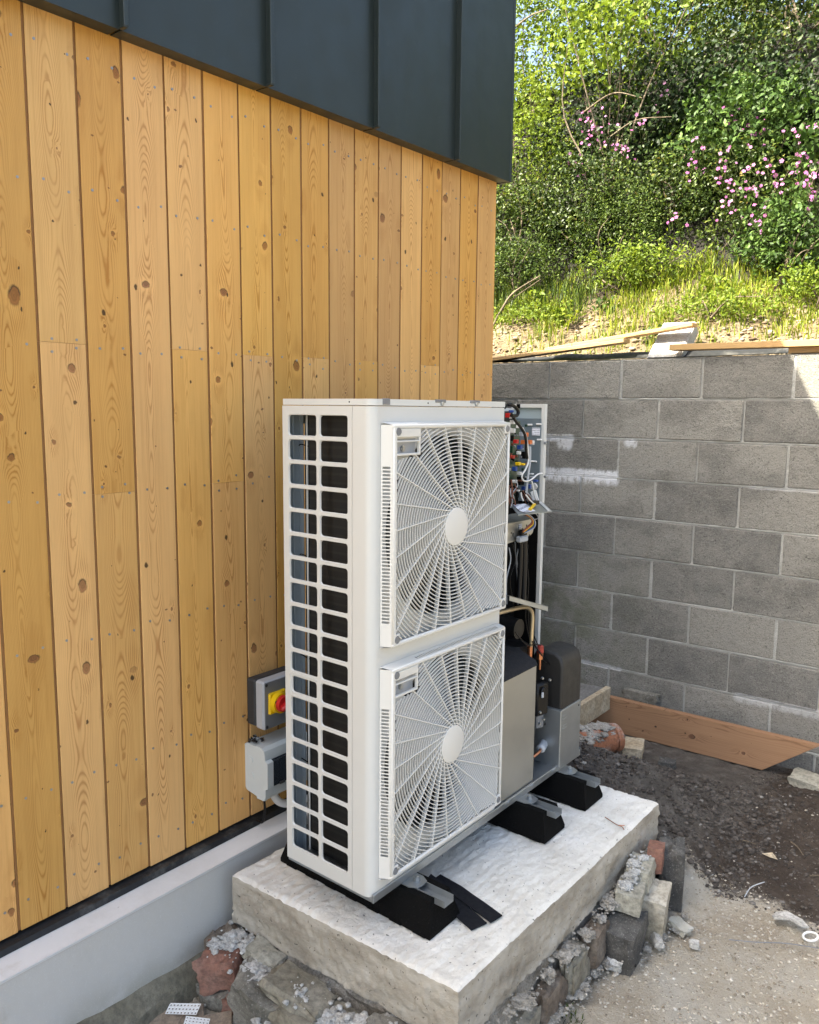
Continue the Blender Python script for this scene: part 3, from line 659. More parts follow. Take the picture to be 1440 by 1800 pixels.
def hole_plate(mb, cells, place, back, m=0, k=4):
    """cells: (u0,u1,v0,v1, hu0,hu1,hv0,hv1, r). place(u,v,depth)->point"""
    for (u0, u1, v0, v1, a0, a1, b0, b1, r) in cells:
        inner = []
        for (cu, cv, a) in ((a1-r, b1-r, 0), (a0+r, b1-r, 90), (a0+r, b0+r, 180), (a1-r, b0+r, 270)):
            inner.append([(cu+r*math.cos(R_(a+90*t/k)), cv+r*math.sin(R_(a+90*t/k))) for t in range(k+1)])
        oc = [(u1, v1), (u0, v1), (u0, v0), (u1, v0)]
        for c in range(4):
            arc = inner[c]
            for t in range(k): mb.add([place(*oc[c], 0), place(*arc[t], 0), place(*arc[t+1], 0)], [(0, 1, 2)], m)
            nx_ = (c+1) % 4; mb.add([place(*oc[c], 0), place(*arc[-1], 0), place(*inner[nx_][0], 0), place(*oc[nx_], 0)], [(0, 1, 2, 3)], m)
        loop = [p for a in inner for p in a]; n = len(loop)
        e = .0018
        cu, cv = (a0+a1)/2, (b0+b1)/2
        vs = [place(*p, 0) for p in loop] + [place(cu+(p[0]-cu)*(1-e/(a1-a0)*2), cv+(p[1]-cv)*(1-e/(b1-b0)*2), back) for p in loop]
        mb.add(vs, [(i, (i+1) % n, n+(i+1) % n, n+i) for i in range(n)], m)
        o2 = [place(cu+(p[0]-cu)*(1-e/(a1-a0)*2), cv+(p[1]-cv)*(1-e/(b1-b0)*2), back) for p in loop]

# left side panel with two columns of nineteen openings
mb = MB(); zt, zb_ = 1.4275, .149; nr = 19; ph = (zt-zb_)/nr; cells = []
for r_ in range(nr):
    v1 = zt - ph*r_; v0 = v1-ph
    ins = .004 if r_ == 11 else 0
    cells.append((.3895, .5115, v0, v1, .396+ins, .5065-ins, v0+.0045+ins, v1-.0045-ins, .0095))
    cells.append((.5115, .6275, v0, v1, .5175, .6215, v0+.0045, v1-.0045, .0095))
hole_plate(mb, cells, lambda u, v, d: Vector((u, d, v)), .005)
def quad(mb, a, b, c, d, m=0): mb.add([a, b, c, d], [(0, 1, 2, 3)], m)
for (u0, u1, v0, v1) in ((.3895, .6275, zt, UZ1), (.3895, .6275, UZ0, zb_), (.3737, .3895, UZ0, UZ1), (.6275, .6368, UZ0, UZ1)):
    quad(mb, (u0, 0, v0), (u1, 0, v0), (u1, 0, v1), (u0, 0, v1))
quad(mb, (.3737, 0, UZ0), (.3737, .03, UZ0), (.3737, .03, UZ1), (.3737, 0, UZ1)); quad(mb, (.6368, 0, UZ0), (.6368, .01, UZ0), (.6368, .01, UZ1), (.6368, 0, UZ1))
mb.box(.3745, .636, .0005, .02, UZ0+.0005, UZ0+.012)
sp = part('side_panel', mb, M['cream'], U, 40)
mb = MB(); mb.tube([(.398, -.002, v0_) for v0_ in ()] or [(.398, -.001, 1.427-ph*11-.001), (.505, -.001, 1.427-ph*11-.001)], .0016, 6, 1)
mb.tube([(.398, -.001, 1.427-ph*12+.0005), (.505, -.001, 1.427-ph*12+.0005)], .0016, 6, 1); mb.tube([(.3955, -.001, 1.427-ph*11-.004), (.3955, -.001, 1.427-ph*12+.004)], .0016, 6, 1)
part('raised_rim', mb, M['cream'], sp, 60)
# front panel wrapping round the corner, with two fan openings
GY0, GY1 = .046, .608
GZ = (1.1085, .4565); GH = .294; GW = (GY1-GY0)/2; GC = (GY0+GY1)/2
mb = MB(); rc = .026
prof = [(.6382, .0)] + [(UX1-rc+rc*math.sin(R_(a)), rc-rc*math.cos(R_(a))) for a in range(0, 91, 10)] + [(UX1, .045)]
for a, b in zip(prof[:-1], prof[1:]): quad(mb, (a[0], a[1], UZ0), (b[0], b[1], UZ0), (b[0], b[1], UZ1), (a[0], a[1], UZ1))
quad(mb, (.6382, 0, UZ0), (.6382, .02, UZ0), (.6382, .02, UZ1), (.6382, 0, UZ1))
ycut = [.045, .609, .6215]; RF = .273
for (a, b, c, d) in ((.045, .609, UZ0, GZ[1]-.282), (.045, .609, GZ[1]+.282, GZ[0]-.282), (.045, .609, GZ[0]+.282, UZ1), (.609, .6215, UZ0, UZ1)):
    quad(mb, (UX1, a, c), (UX1, b, c), (UX1, b, d), (UX1, a, d))
for gz in GZ:
    a0, a1, b0, b1 = .045, .609, gz-.282, gz+.282; cy = GC
    ang = sorted(set([2*math.pi*i/72 for i in range(72)] + [math.atan2(v-gz, u-cy) % (2*math.pi) for u in (a0, a1) for v in (b0, b1)]))
    inn = []; outp = []
    for t in ang:
        cs, sn = math.cos(t), math.sin(t)
        inn.append(Vector((UX1, cy+RF*cs, gz+RF*sn)))
        q = min((a1-cy)/cs if cs > 1e-9 else 1e9, (a0-cy)/cs if cs < -1e-9 else 1e9, (b1-gz)/sn if sn > 1e-9 else 1e9, (b0-gz)/sn if sn < -1e-9 else 1e9)
        outp.append(Vector((UX1, cy+q*cs, gz+q*sn)))
    n = len(ang); mb.add(inn+outp, [(i, (i+1) % n, n+(i+1) % n, n+i) for i in range(n)])
    # bell mouth
    for (r0, x0, r1, x1) in ((RF, UX1, RF-.012, UX1-.012), (RF-.012, UX1-.012, RF-.014, UX1-.032)):
        A = [Vector((x0, cy+r0*math.cos(t), gz+r0*math.sin(t))) for t in ang]; Bq = [Vector((x1, cy+r1*math.cos(t), gz+r1*math.sin(t))) for t in ang]
        mb.add(A+Bq, [(i, (i+1) % n, n+(i+1) % n, n+i) for i in range(n)])
quad(mb, (UX1, .6215, UZ0), (UX1-.02, .6215, UZ0), (UX1-.02, .6215, UZ1), (UX1, .6215, UZ1))
part('front_panel', mb, M['cream'], U, 35)
# lid with lip, clips and bolts
mb = MB(); rc2 = .027; x1 = UX1+.0018
poly = [(.377, -.0006)] + [(x1-rc2+rc2*math.sin(R_(a)), -.0006+rc2-rc2*math.cos(R_(a))) for a in range(0, 91, 15)] + [(x1, .6225), (.377, .6225)]
mb.prism([Vector((x, y, UZ1+.002)) for x, y in poly], (0, 0, .0165)); part('lid', mb, M['cream'], U, 35)
for y, wd in ((.052, .028),):
    mb = MB(); mb.box(x1-.004, x1+.0022, y-wd/2, y+wd/2, UZ1+.004, UZ1+.020, .001); part('clip', mb, M['boxgrey2'], U)
for y in (.285, .455):
    mb = MB(); mb.box(x1-.003, x1+.0022, y-.024, y+.024, UZ1+.012, UZ1+.0205, .001); cl = part('clip', mb, M['boxgrey2'], U)
    mb = MB(); mb.cyl((x1, y+.006, UZ1+.009), (x1+.005, y+.006, UZ1+.009), .0065, .0055, 12); part('bolt', mb, M['galv'], U)
for (x, y) in ((.628, -.0012),):
    mb = MB(); mb.cyl((x, y, UZ1+.0105), (x, y+.002, UZ1+.0105), .0022, seg=8); part('screw_hole', mb, M['black'], U)
mb = MB(); mb.box(x1-.001, x1+.0006, .226, .230, UZ1+.008, UZ1+.012); part('screw_hole', mb, M['black'], U)
# fans
def fan(gz):
    mb = MB(); mb.cyl((.58, GC, gz), (.655, GC, gz), .065, .055, 32); f_ = part('fan', mb, M['fan'], U, 40)
    for b in range(3):
        mb = MB(); n = 10; A = []
        for i in range(n+1):
            t = i/n; r = .06 + .185*t
            a0 = R_(120*b + 18*t + 40); a1 = a0 + R_(66 - 10*t)
            A.append([(Vector((.62 + .030*s - .012*t*(1-abs(s)), GC + r*math.cos(a0+(a1-a0)*(s+1)/2), gz + r*math.sin(a0+(a1-a0)*(s+1)/2)))) for s in (-1, -.5, 0, .5, 1)])
        for i in range(n):
            for k in range(4): quad(mb, A[i][k], A[i][k+1], A[i+1][k+1], A[i+1][k])
        part('fan_blade', mb, M['fan'], f_, 60)
    mb = MB(); mb.box(.50, .575, GC-.02, GC+.02, gz-.30, gz+.30); mb.cyl((.52, GC, gz), (.58, GC, gz), .06, seg=24); part('motor_mount', mb, M['blackgloss'], f_)
for gz in GZ: fan(gz)
# fan grilles (one built, one copied): frame, rings, spokes, hub cap, pocket
def grille():
    c = Vector((0, 0, 0)); g_ = link('fan_grille', None, U, (0, 0, 0)); hy, hz = GW, GH
    XF, XB = .0345, .0008                                              # proud of the front panel
    def P(x, y, z): return (x, y, z)
    def put(name, mb, mat, smooth=None): return link(name, mb.mesh(name, mat, (0, 0, 0), smooth), g_)
    # frame: rounded border and side walls; left and top walls slotted
    mb = MB(); fwid = .0125
    mb.box(XF-.010, XF, -hy, hy, hz-fwid, hz, .004); mb.box(XF-.010, XF, -hy, hy, -hz, -hz+fwid, .004)
    mb.box(XF-.0102, XF-.0003, -hy+.0003, -hy+fwid+.004, -hz+.002, hz-.002, .004); mb.box(XF-.0102, XF-.0003, hy-fwid+.002, hy-.0003, -hz+.002, hz-.002, .004)
    fl = .013
    for (y0, y1, z0, z1) in ((-hy-fl, hy+.004, hz+.000, hz+.004), (-hy-fl, hy+.004, -hz-.004, -hz)): mb.box(XB-.0, XB+.004, y0, y1, z0, z1, .001)
    def tw(y0, y1, t0=0.0, t1=1.0):
        f_ = lambda t, y: (XF-.006 + (XB-XF+.006)*t, y, hz-.002+.006*t)
        quad(mb, f_(t0, y0), f_(t1, y0), f_(t1, y1), f_(t0, y1))
    ya, yb_, nt = -.165, hy-.03, 44; pt_ = (yb_-ya)/nt
    quad(mb, (XF-.006, -hy, hz-.002), (XB, -hy-fl, hz+.004), (XB, ya, hz+.004), (XF-.006, ya, hz-.002)); tw(yb_, hy+.002); tw(ya, yb_, 0, .18); tw(ya, yb_, .62, 1)
    for k in range(nt): tw(ya+pt_*k, ya+pt_*(k+.5), .18, .62)
    quad(mb, (XF-.006, -hy, -hz+.002), (XB, -hy-fl, -hz-.004), (XB, hy+.004, -hz-.004), (XF-.006, hy, -hz+.002))
    quad(mb, (XF-.006, hy, -hz+.002), (XB, hy+.004, -hz-.004), (XB, hy+.004, hz+.004), (XF-.006, hy, hz-.002))
    def wl(z0, z1, t0=0.0, t1=1.0):
        f_ = lambda t, z: (XF-.006 + (XB-XF+.006)*t, -hy - fl*t, z)
        quad(mb, f_(t0, z0), f_(t1, z0), f_(t1, z1), f_(t0, z1))
    zs0, zs1 = -.232, .185; ns = 44; ps = (zs1-zs0)/ns
    wl(-hz+.002, zs0); wl(zs1, hz-.002); wl(zs0, zs1, 0, .16); wl(zs0, zs1, .84, 1)
    for k in range(ns): wl(zs0+ps*k, zs0+ps*(k+.36), .16, .84)
    fr = put('grille_frame', mb, M['grillep'], 40)
    # rings
    def arcs(mb, r, x0, x1, th, seg=120):
        lim = [(-hy+fwid, hy-fwid), (-hz+fwid, hz-fwid)]
        run = []; n = seg
        def ok(y, z): return lim[0][0] <= y <= lim[0][1] and lim[1][0] <= z <= lim[1][1] and not (y < -hy+.1125 and z > hz-.0825)
        pts = [(r*math.cos(2*math.pi*i/n), r*math.sin(2*math.pi*i/n)) for i in range(n)]
        okv = [ok(*p) for p in pts]
        for i in range(n):
            j = (i+1) % n
            if not (okv[i] and okv[j]): continue
            (y0, z0), (y1, z1) = pts[i], pts[j]; s0 = (r-th)/r
            vs = [(x1, y0, z0), (x1, y1, z1), (x1, y1*s0, z1*s0), (x1, y0*s0, z0*s0), (x0, y0, z0), (x0, y1, z1), (x0, y1*s0, z1*s0), (x0, y0*s0, z0*s0)]
            mb.add(vs, [(0, 1, 2, 3), (0, 4, 5, 1), (3, 2, 6, 7), (4, 7, 6, 5)])
    mb = MB(); r = .0605
    while r < .41: arcs(mb, r, XF-.0080, XF-.0025, .0021, 120 if r < .2 else 168); r += .0106
    o = put('grille_rings', mb, M['grillep']); o['kind'] = 'stuff'
    # spokes leaving the hub at a tangent
    mb = MB()
    for k in range(24):
        a = 2*math.pi*(k+.35)/24; d = Vector((0, math.cos(a), math.sin(a))); pr = Vector((0, d.z, -d.y)); st = pr*.042 + d*.034
        ts = []
        for q, lo, hi in ((1, -hy+fwid-.002, hy-fwid+.002), (2, -hz+fwid-.002, hz-fwid+.002)):
            if d[q] > 1e-6: ts.append((hi-st[q])/d[q])
            if d[q] < -1e-6: ts.append((lo-st[q])/d[q])
        L = min(ts); e = st + d*L
        if e.y < -hy+.114 and e.z > hz-.084:
            L = min(L, max((-hy+.112-st.y)/d.y if d.y < 0 else 0, (hz-.082-st.z)/d.z if d.z > 0 else 0)); e = st + d*L
        x0, x1 = XF-.015, XF-.0018; t_ = .0014
        vs = [Vector((x, 0, 0)) + p + pr*s_ for x in (x0, x1) for p in (st, e) for s_ in (-t_, t_)]
        mb.add(vs, [(0, 1, 3, 2), (4, 6, 7, 5), (0, 2, 6, 4), (1, 5, 7, 3), (2, 3, 7, 6), (0, 4, 5, 1)])
    put('grille_spokes', mb, M['grillep'])['kind'] = 'stuff'
    mb = MB(); mb.cyl((XF-.014, 0, 0), (XF-.0005, 0, 0), .0555, .0545, 48); mb.cyl((XF-.0005, 0, 0), (XF+.0008, 0, 0), .0545, .051, 48); put('hub_cap', mb, M['grillep'], 40)
    # maker's plate pocket, top left
    mb = MB(); y0, y1, z0, z1 = -hy+fwid, -hy+.112, hz-.082, hz-fwid
    zp = hz-.034
    mb.box(XF-.010, XF-.0012, y0, y1, zp, z1, .001); mb.box(XF-.010, XF-.0012, y1-.006, y1, z0, zp, .001); mb.box(XF-.010, XF-.0012, y0, y1-.006, z0, z0+.006, .001)
    mb.box(XF-.022, XF-.010, y0, y1-.006, zp-.004, zp-.0005); mb.box(XF-.0095, XF-.0012, y0, y1-.006, zp-.013, zp-.009, .001)
    pk = put('corner_pocket', mb, M['grillep'])
    mb = MB(); mb.box(XF-.027, XF-.0225, y0-.004, y1+.002, z0-.002, zp); link('pocket_back', mb.mesh('pocket_back', M['boxgrey'], (0, 0, 0)), pk)  # greyer back paints in the shade of the recess
    mb = MB(); mb.cyl((XF-.022, y0+.046, z0+.017), (XF-.017, y0+.046, z0+.017), .008, seg=16); mb.cyl((XF-.017, y0+.046, z0+.017), (XF-.0155, y0+.046, z0+.017), .005, seg=10); link('screw', mb.mesh('screw', M['galv'], (0, 0, 0), 40), pk)
    for sy, sz in ((-1, 1), (-1, -1), (1, 1), (1, -1)):
        mb = MB(); yy, zz = sy*(hy-.0185), sz*(hz-.0195)
        if not (sy < 0 and sz > 0): mb.box(XF-.011, XF-.0008, yy-.0135, yy+.0135, zz-.0145, zz+.0145, .001)
        else: mb.box(XF-.012, XF-.0100, yy-.012, yy+.012, zz-.012, zz+.012)
        bo = put('corner_boss', mb, M['grillep'])
        mb = MB(); mb.cyl((XF-.0009, yy, zz), (XF+.0002, yy, zz), .0092, seg=20); mb.cyl((XF-.0009, yy, zz), (XF+.0009, yy, zz), .0105, .0098, 20, False); link('boss_hole', mb.mesh('boss_hole', M['boxgrey2'], (0, 0, 0), 40), bo)
    return g_
def copy_tree(o, parent):
    c = o.copy(); COL.objects.link(c); c.parent = parent
    for ch in list(o.children): copy_tree(ch, c)
    return c
gr = grille(); O = org(U)
g2 = copy_tree(gr, U)
gr.location = Vector((UX1, GC, GZ[0])) - O; g2.location = Vector((UX1, GC, GZ[1])) - O; g2.scale = (1, 1, 1.018)
# coil, rear post, rear wires
mb = MB(); mb.box(.425, .668, .048, .078, UZ0+.02, 1.435, .004)
for k in range(7):
    a0, a1 = R_(90+15*k-15 if k else 90), R_(90+15*k)
mb.box(.386, .416, .085, 1.15, UZ0+.02, 1.435, .004)
mb.prism([Vector((.425, .048, UZ0+.02)), Vector((.403, .056, UZ0+.02)), Vector((.386, .085, UZ0+.02)), Vector((.416, .085, UZ0+.02)), Vector((.425, .078, UZ0+.02))], (0, 0, 1.304))
part('coil', mb, M['coil'], U)
mb = MB(); mb.box(.421, .4245, .044, .052, UZ0+.02, 1.437); part('coil_end_strip', mb, M['cream'], U)
mb = MB(); mb.box(.3745, .3765, .0015, .062, UZ0, UZ1, 0); mb.box(.3765, .392, .060, .0625, UZ0, UZ1); mb.box(.3765, .3835, .030, .036, UZ0, UZ1, .001); part('rear_post', mb, M['post'], U)
for z in (1.335, 1.02, .72, .40):
    mb = MB(); mb.tube([(.378, .058, z), (.395, .05, z+.004), (.425, .047, z)], .0016, 6, 3); part('coil_clip', mb, M['black'], U)
mb = MB(); mb.box(.3737, .3755, .0635, .62, UZ0, UZ0+.05); mb.box(.3737, .3755, .0635, 1.22, UZ1-.05, UZ1); mb.box(.3737, .3755, .62, 1.22, UZ0, UZ1-.05); part('rear_panel', mb, M['cream'], U)
# divider between fans and service bay, base pan
mb = MB(); mb.box(.42, .684, .623, .6255, UZ0+.02, UZ1, 0); part('bay_divider', mb, M['inner_blue2'], U)
mb = MB(); mb.box(.374, .7045, .004, 1.226, .1000, .1105, .001); mb.box(.7045, .7125, .0045, 1.228, .098, .122, .0015); mb.box(.374, .7125, 1.2285, 1.231, .098, .132, .001); mb.box(.640, .7043, .63, 1.2255, .1108, .1135); part('base_pan', mb, M['galv'], U)
for y in (.70, .86, 1.02):
    mb = MB(); mb.cyl((.7125, y, .1135), (.7155, y, .1135), .008, .006, 12); mb.box(.7122, .7140, y-.018, y+.018, .103, .121, .001); part('base_clip', mb, M['galv'], U, 40)
# right side panel left standing, its inner faces to the camera
mb = MB(); mb.box(.3757, .5245, 1.2185, 1.2205, UZ0+.02, 1.463); rp = part('right_side_panel', mb, M['inner_blue'], U)
mb = MB(); mb.box(.5105, .5265, 1.2005, 1.2183, .133, 1.4635, .001); part('edge_flange', mb, M['cream'], rp)
mb = MB(); mb.box(.3757, .5104, 1.2005, 1.2183, 1.449, 1.4635, .001); part('top_flange', mb, M['cream'], rp)
mb = MB(); mb.box(.382, .514, 1.192, 1.1965, 1.085, 1.408); part('liner', mb, M['inner_blue2'], rp)
mb = MB(); mb.box(.380, .5095, 1.197, 1.2002, .14, 1.10); part('dark_insulation', mb, M['black'], rp)
mb = MB(); mb.box(.478, .512, 1.1895, 1.1915, 1.344, 1.373); part('label_sticker', mb, M['sticker'], rp)
for px, py in ((959, 779), (959, 838)):
    p = at(px, py, 1, 1.2); mb = MB(); mb.cyl((p.x, 1.2003, p.z), (p.x, 1.194, p.z), .006, .005, 12); part('panel_screw', mb, M['galv'], rp, 40)
for a, b in (((927, 747), (936, 746)), ((943, 747), (952, 744)), ((944, 773), (953, 773)), ((931, 811), (944, 811))):
    p, q = at(*a, 1, 1.188), at(*b, 1, 1.188); mb = MB(); mb.obox((p+q)/2, ((q-p).length, .006, .0065), None, .002); part('cable_tie_mount', mb, M['white'], rp)
p = at(900, 703, 1, 1.19); mb = MB(); mb.box(.40, .416, 1.1985, 1.2003, 1.446, 1.463); part('flange_slot', mb, M['black'], rp)
# dark bay lining
mb = MB(); mb.box(.4175, .4195, .63, 1.19, .13, 1.06); part('bay_backing', mb, M['black'], U)
# circuit boards and their fittings
mb = MB(); mb.box(.535, .538, .70, 1.0, 1.105, 1.40); pc = part('circuit_board', mb, M['green'], U)
rb = random.Random(5)
def comp(px, py, w_, h_, X_, mat, name='connector', d=.02, bev=.001):
    p = at(px, py, 0, X_); mb = MB(); mb.obox(p, (d*.8, w_*.52, h_*.5), None, bev); return part(name, mb, M[mat], pc)
for a in ((904, 717, .02, .02, .60, 'white'), (899, 723, .02, .016, .60, 'blue'), (893, 730, .018, .03, .60, 'red'), (900, 732, .02, .03, .595, 'white'), (901, 742, .022, .026, .59, 'white'), (902, 757, .02, .03, .58, 'white'),
          (912, 750, .02, .02, .58, 'white'), (917, 763, .02, .028, .58, 'cablegrey'), (907, 776, .024, .026, .60, 'red'), (920, 777, .022, .028, .59, 'orange'), (931, 777, .030, .028, .59, 'orange'), (936, 778, .008, .03, .588, 'white'),
          (925, 764, .018, .03, .58, 'orange'), (901, 803, .02, .022, .60, 'redcap'), (912, 796, .016, .022, .58, 'white'), (911, 815, .030, .022, .60, 'yellow'), (919, 816, .022, .014, .605, 'yellow'),
          (900, 790, .03, .05, .57, 'green'), (914, 786, .03, .03, .57, 'blue'), (905, 824, .024, .03, .575, 'blue'), (930, 855, .022, .03, .565, 'blue'), (921, 858, .02, .026, .565, 'blue'), (942, 845, .026, .014, .55, 'blue'),
          (913, 832, .018, .022, .58, 'white'), (905, 846, .02, .02, .59, 'white'), (934, 833, .03, .008, .59, 'white'), (936, 838, .02, .008, .59, 'white'), (910, 862, .012, .012, .59, 'white'), (897, 850, .03, .05, .57, 'black'), (915, 845, .05, .06, .56, 'black'), (922, 800, .05, .05, .56, 'black'), (898, 770, .03, .04, .565, 'black')):
    comp(*a)
for k in range(60):
    px, py = rb.uniform(893, 926), rb.uniform(745, 880); comp(px, py, rb.uniform(.006, .018), rb.uniform(.006, .02), rb.uniform(.55, .575), rb.choice(['black', 'white', 'boxgrey2', 'blue', 'black', 'cablegrey', 'green', 'brown']), 'chip', rb.uniform(.006, .02))
p = at(939, 861, 0, .57)
mb = MB(); mb.cyl(p + Vector((0, -.004, .012)), p + Vector((0, .004, .014)), .014, .012, 16); part('ferrite_core', mb, M['white'], pc, 40)
for k in range(7):
    q = at(937+k*.6, 868+k*2.2, 0, .575); mb = MB(); mb.tube([q+Vector((0, -.018, .006)), q+Vector((.012, 0, .012)), q+Vector((0, .020, -.004))], .0024, 6, 4); part('coil_winding', mb, M['white'], pc, 60)
def wire(pts, X_, r, mat, name='wire', seg=8):
    P = [at(px, py, 0, X_ + (0 if len(t) < 3 else t[2])) for t in pts for px, py in [t[:2]]]
    mb = MB(); mb.tube(P, r, seg, 6); return part(name, mb, M[mat], U, 70)
wire([(887, 716), (891, 712, -.01), (897, 711), (905, 715), (911, 723), (909, 730), (903, 731), (899, 730)], .63, .0062, 'blackgloss', 'black_cable')
wire([(902, 733), (908, 742), (916, 752), (922, 762), (925, 776), (925, 790), (927, 806)], .622, .0052, 'blackgloss', 'black_cable')
wire([(919, 752), (924, 763), (927, 778), (929, 795), (929, 812), (924, 825), (918, 835), (919, 843), (925, 846), (934, 843), (945, 834), (953, 832)], .612, .0030, 'white', 'white_cable')
wire([(932, 785), (932, 805), (931, 818), (928, 840), (925, 868)], .604, .0042, 'cablegrey', 'grey_cable')
wire([(935, 846), (938, 860), (940, 872), (944, 880), (947, 879)], .60, .0028, 'white', 'white_cable')
wire([(916, 866), (917, 873), (920, 880)], .62, .0026, 'white', 'white_cable')
wire([(925, 870), (932, 879), (942, 889)], .63, .0026, 'white', 'white_cable')
for k in range(22):
    x = 896+rb.uniform(0, 14); y = 850+rb.uniform(-8, 12)
    wire([(x, y), (x-3+rb.uniform(-3, 6), y+10), (x-4+rb.uniform(-3, 9), y+22), (x+rb.uniform(-4, 6), y+34)], .60+rb.uniform(-.02, .02), .0018, rb.choice(['brown', 'black', 'black', 'brown', 'cablegrey']), seg=6)
for k in range(7):
    wire([(917+k*1.2, 862+rb.uniform(0, 5)), (921+k*2, 873), (925+k*2.4, 884+rb.uniform(-3, 3))], .61+rb.uniform(-.02, .01), .0018, ('brown', 'black', 'brown', 'redcap', 'black', 'brown', 'cablegrey')[k], seg=6)
# slanted terminal plate with wiring label
A, Bp, C, D = at(897, 887, 0, .60), at(955, 883, 0, .575), at(971, 899, 0, .665), at(911, 905, 0, .69)
mb = MB(); mb.prism([A, Bp, C, D], (0, 0, -.0025)); tp = part('terminal_plate', mb, M['galv'], U)
def onp(s, t, dz=.002): return A*(1-s)*(1-t) + Bp*s*(1-t) + C*s*t + D*(1-s)*t + Vector((0, 0, dz))
mb = MB(); mb.prism([onp(.06, .1), onp(.42, .08), onp(.52, .86), onp(.2, .92), onp(.1, .7)], (0, 0, .001)); part('wiring_label', mb, M['sticker'], tp)
mb = MB(); mb.tube([onp(.38, .78, .006), onp(.6, .45, .010)], .006, 10, 1); part('yellow_sleeve', mb, M['yellow'], tp, 60)
mb = MB(); mb.obox(onp(.62, .3, .012), (.02, .045, .014), None, .001); part('terminal_block', mb, M['blackgloss'], tp)
mb = MB(); mb.prism([onp(.84, .02, .001), onp(.93, .02, .001), onp(.95, .98, .001), onp(.86, .98, .001)], (0, 0, .003)); part('folded_edge', mb, M['bead'], tp)
# clamp bracket box under it
a0 = at(894, 916, 0, .60); a1 = at(934, 916, 0, .60); zt_ = a0.z
mb = MB(); y0, y1 = a0.y-.06, at(939, 925, 0, .60).y; z1 = zt_-.012; z0 = at(905, 950, 0, .60).z
poly = [(y0, z1), (y1, z1), (y1, z0+.035), (y1-.012, z0+.014), (y1-.035, z0+.006), (y0+.10, z0-.004), (y0+.06, z0)]
poly = [(y0, z1), (y1, z1), (y1, z0+.030), (y1-.010, z0+.012), (y1-.032, z0+.004), (y0+.045, z0-.006), (y0, z0+.01)]
mb.prism([Vector((.60, y, z)) for y, z in poly], (-.003, 0, 0)); mb.prism([Vector((.60, y0, z1)), Vector((.60, y1, z1)), Vector((.52, y1, z1+.012)), Vector((.52, y0, z1+.012))], (0, 0, .003)); cb = part('clamp_bracket', mb, M['galv_dull'], U)
for px, py, s in ((902, 940, .006), (899, 937, .003), (926, 924, .004), (931, 941, .004), (919, 930, .003)):
    p = at(px, py, 0, .6008); mb = MB(); mb.box(.6003, .6012, p.y-.002, p.y+.002, p.z-s, p.z+s); part('bracket_slot', mb, M['black'], cb)
p = at(915, 925, 0, .601); mb = MB(); mb.box(.6003, .6012, p.y-.011, p.y+.011, p.z-.008, p.z+.008); part('bracket_label', mb, M['sticker'], cb)
p = at(918, 947, 0, .62); mb = MB(); mb.obox(p, (.022, .052, .022), None, .004); part('cable_clamp', mb, M['cablegrey'], cb)
p = at(919, 938, 0, .615); mb = MB(); mb.obox(p, (.02, .034, .03), None, .004); part('cable_gland', mb, M['blackgloss'], cb)
for k, mt in enumerate(('brown', 'redcap', 'yellow', 'green', 'blue', 'cablegrey')):
    wire([(906+k*1.0, 900), (922+k*1.6, 904+k*.2), (933+k*1.5, 911+k*1.0), (935+k*1.0, 918+k*1.6), (928+k*.8, 925+k*1.5), (919+k*.6, 934+k*.6)], .635, .0022, mt, seg=6)
wire([(935, 898), (944, 905), (946, 911), (940, 913)], .64, .0014, 'cablegrey', seg=6)
wire([(916, 950), (915, 985), (913, 1030), (911, 1060)], .61, .009, 'blackgloss', 'black_cable'); wire([(922, 950), (922, 980), (921, 1030), (919, 1070)], .612, .0105, 'blackgloss', 'black_cable')
for k in range(8):
    x = 897+k*4.6+rb.uniform(-2, 2); wire([(x, 952+rb.uniform(0, 20)), (x+rb.uniform(-4, 5), 985), (x+rb.uniform(-5, 6), 1020), (x+rb.uniform(-6, 8), 1062)], .58+rb.uniform(-.04, .03), .0022, rb.choice(['blackgloss', 'blackgloss', 'cablegrey', 'blackgloss', 'boxgrey2']), seg=6)
# galvanised cross bracket
p0, p1 = at(896, 1047, 0, .69), at(963, 1066, 0, .705)
mb = MB(); d = (p1-p0); n = Vector((0, 0, 1))
bk = Vector((-.05, 0, .004))
mb.prism([p0, p1, p1+bk, p0+bk], (0, 0, -.0025)); mb.prism([p0, p1, p1-Vector((0, 0, .017)), p0-Vector((0, 0, .017))], (-.0025, 0, 0)); mb.prism([p1+Vector((0, .001, 0)), p1+bk*1.0+Vector((0, .001, 0)), p1+bk+Vector((0, .001, -.02)), p1+Vector((0, .001, -.02))], (0, .002, 0))
part('cross_bracket', mb, M['galv'], U)
# pipes and valves
mb = MB(); mb.tube([at(872, 1079, 0, .66), at(897, 1072, 0, .655), at(922, 1067, 0, .65), at(932, 1071, 0, .648), at(936, 1082, 0, .647), at(935, 1110, 0, .645), at(932, 1158, 0, .64)], .0075, 14, 6); part('refrigerant_pipe', mb, M['brass'], U, 70)
mb = MB(); mb.tube([at(932, 1136, 0, .641), at(931, 1162, 0, .64)], .0098, 12, 1); part('pipe_joint', mb, M['copper'], U, 60)
p = at(950, 1140, 0, .645); mb = MB(); mb.cyl(p+Vector((0, 0, -.014)), p+Vector((0, 0, .010)), .0135, .0115, 14); mb.cyl(p+Vector((0, 0, .010)), p+Vector((0, 0, .014)), .010, .006, 14); vc = part('valve_cap', mb, M['redcap'], U, 40)
mb = MB(); mb.cyl(p+Vector((0, 0, -.040)), p+Vector((0, 0, -.016)), .0125, .0125, 6); mb.cyl(p+Vector((0, 0, -.08)), p+Vector((0, 0, -.04)), .0048, seg=10); part('service_valve', mb, M['copper'], U, 40)
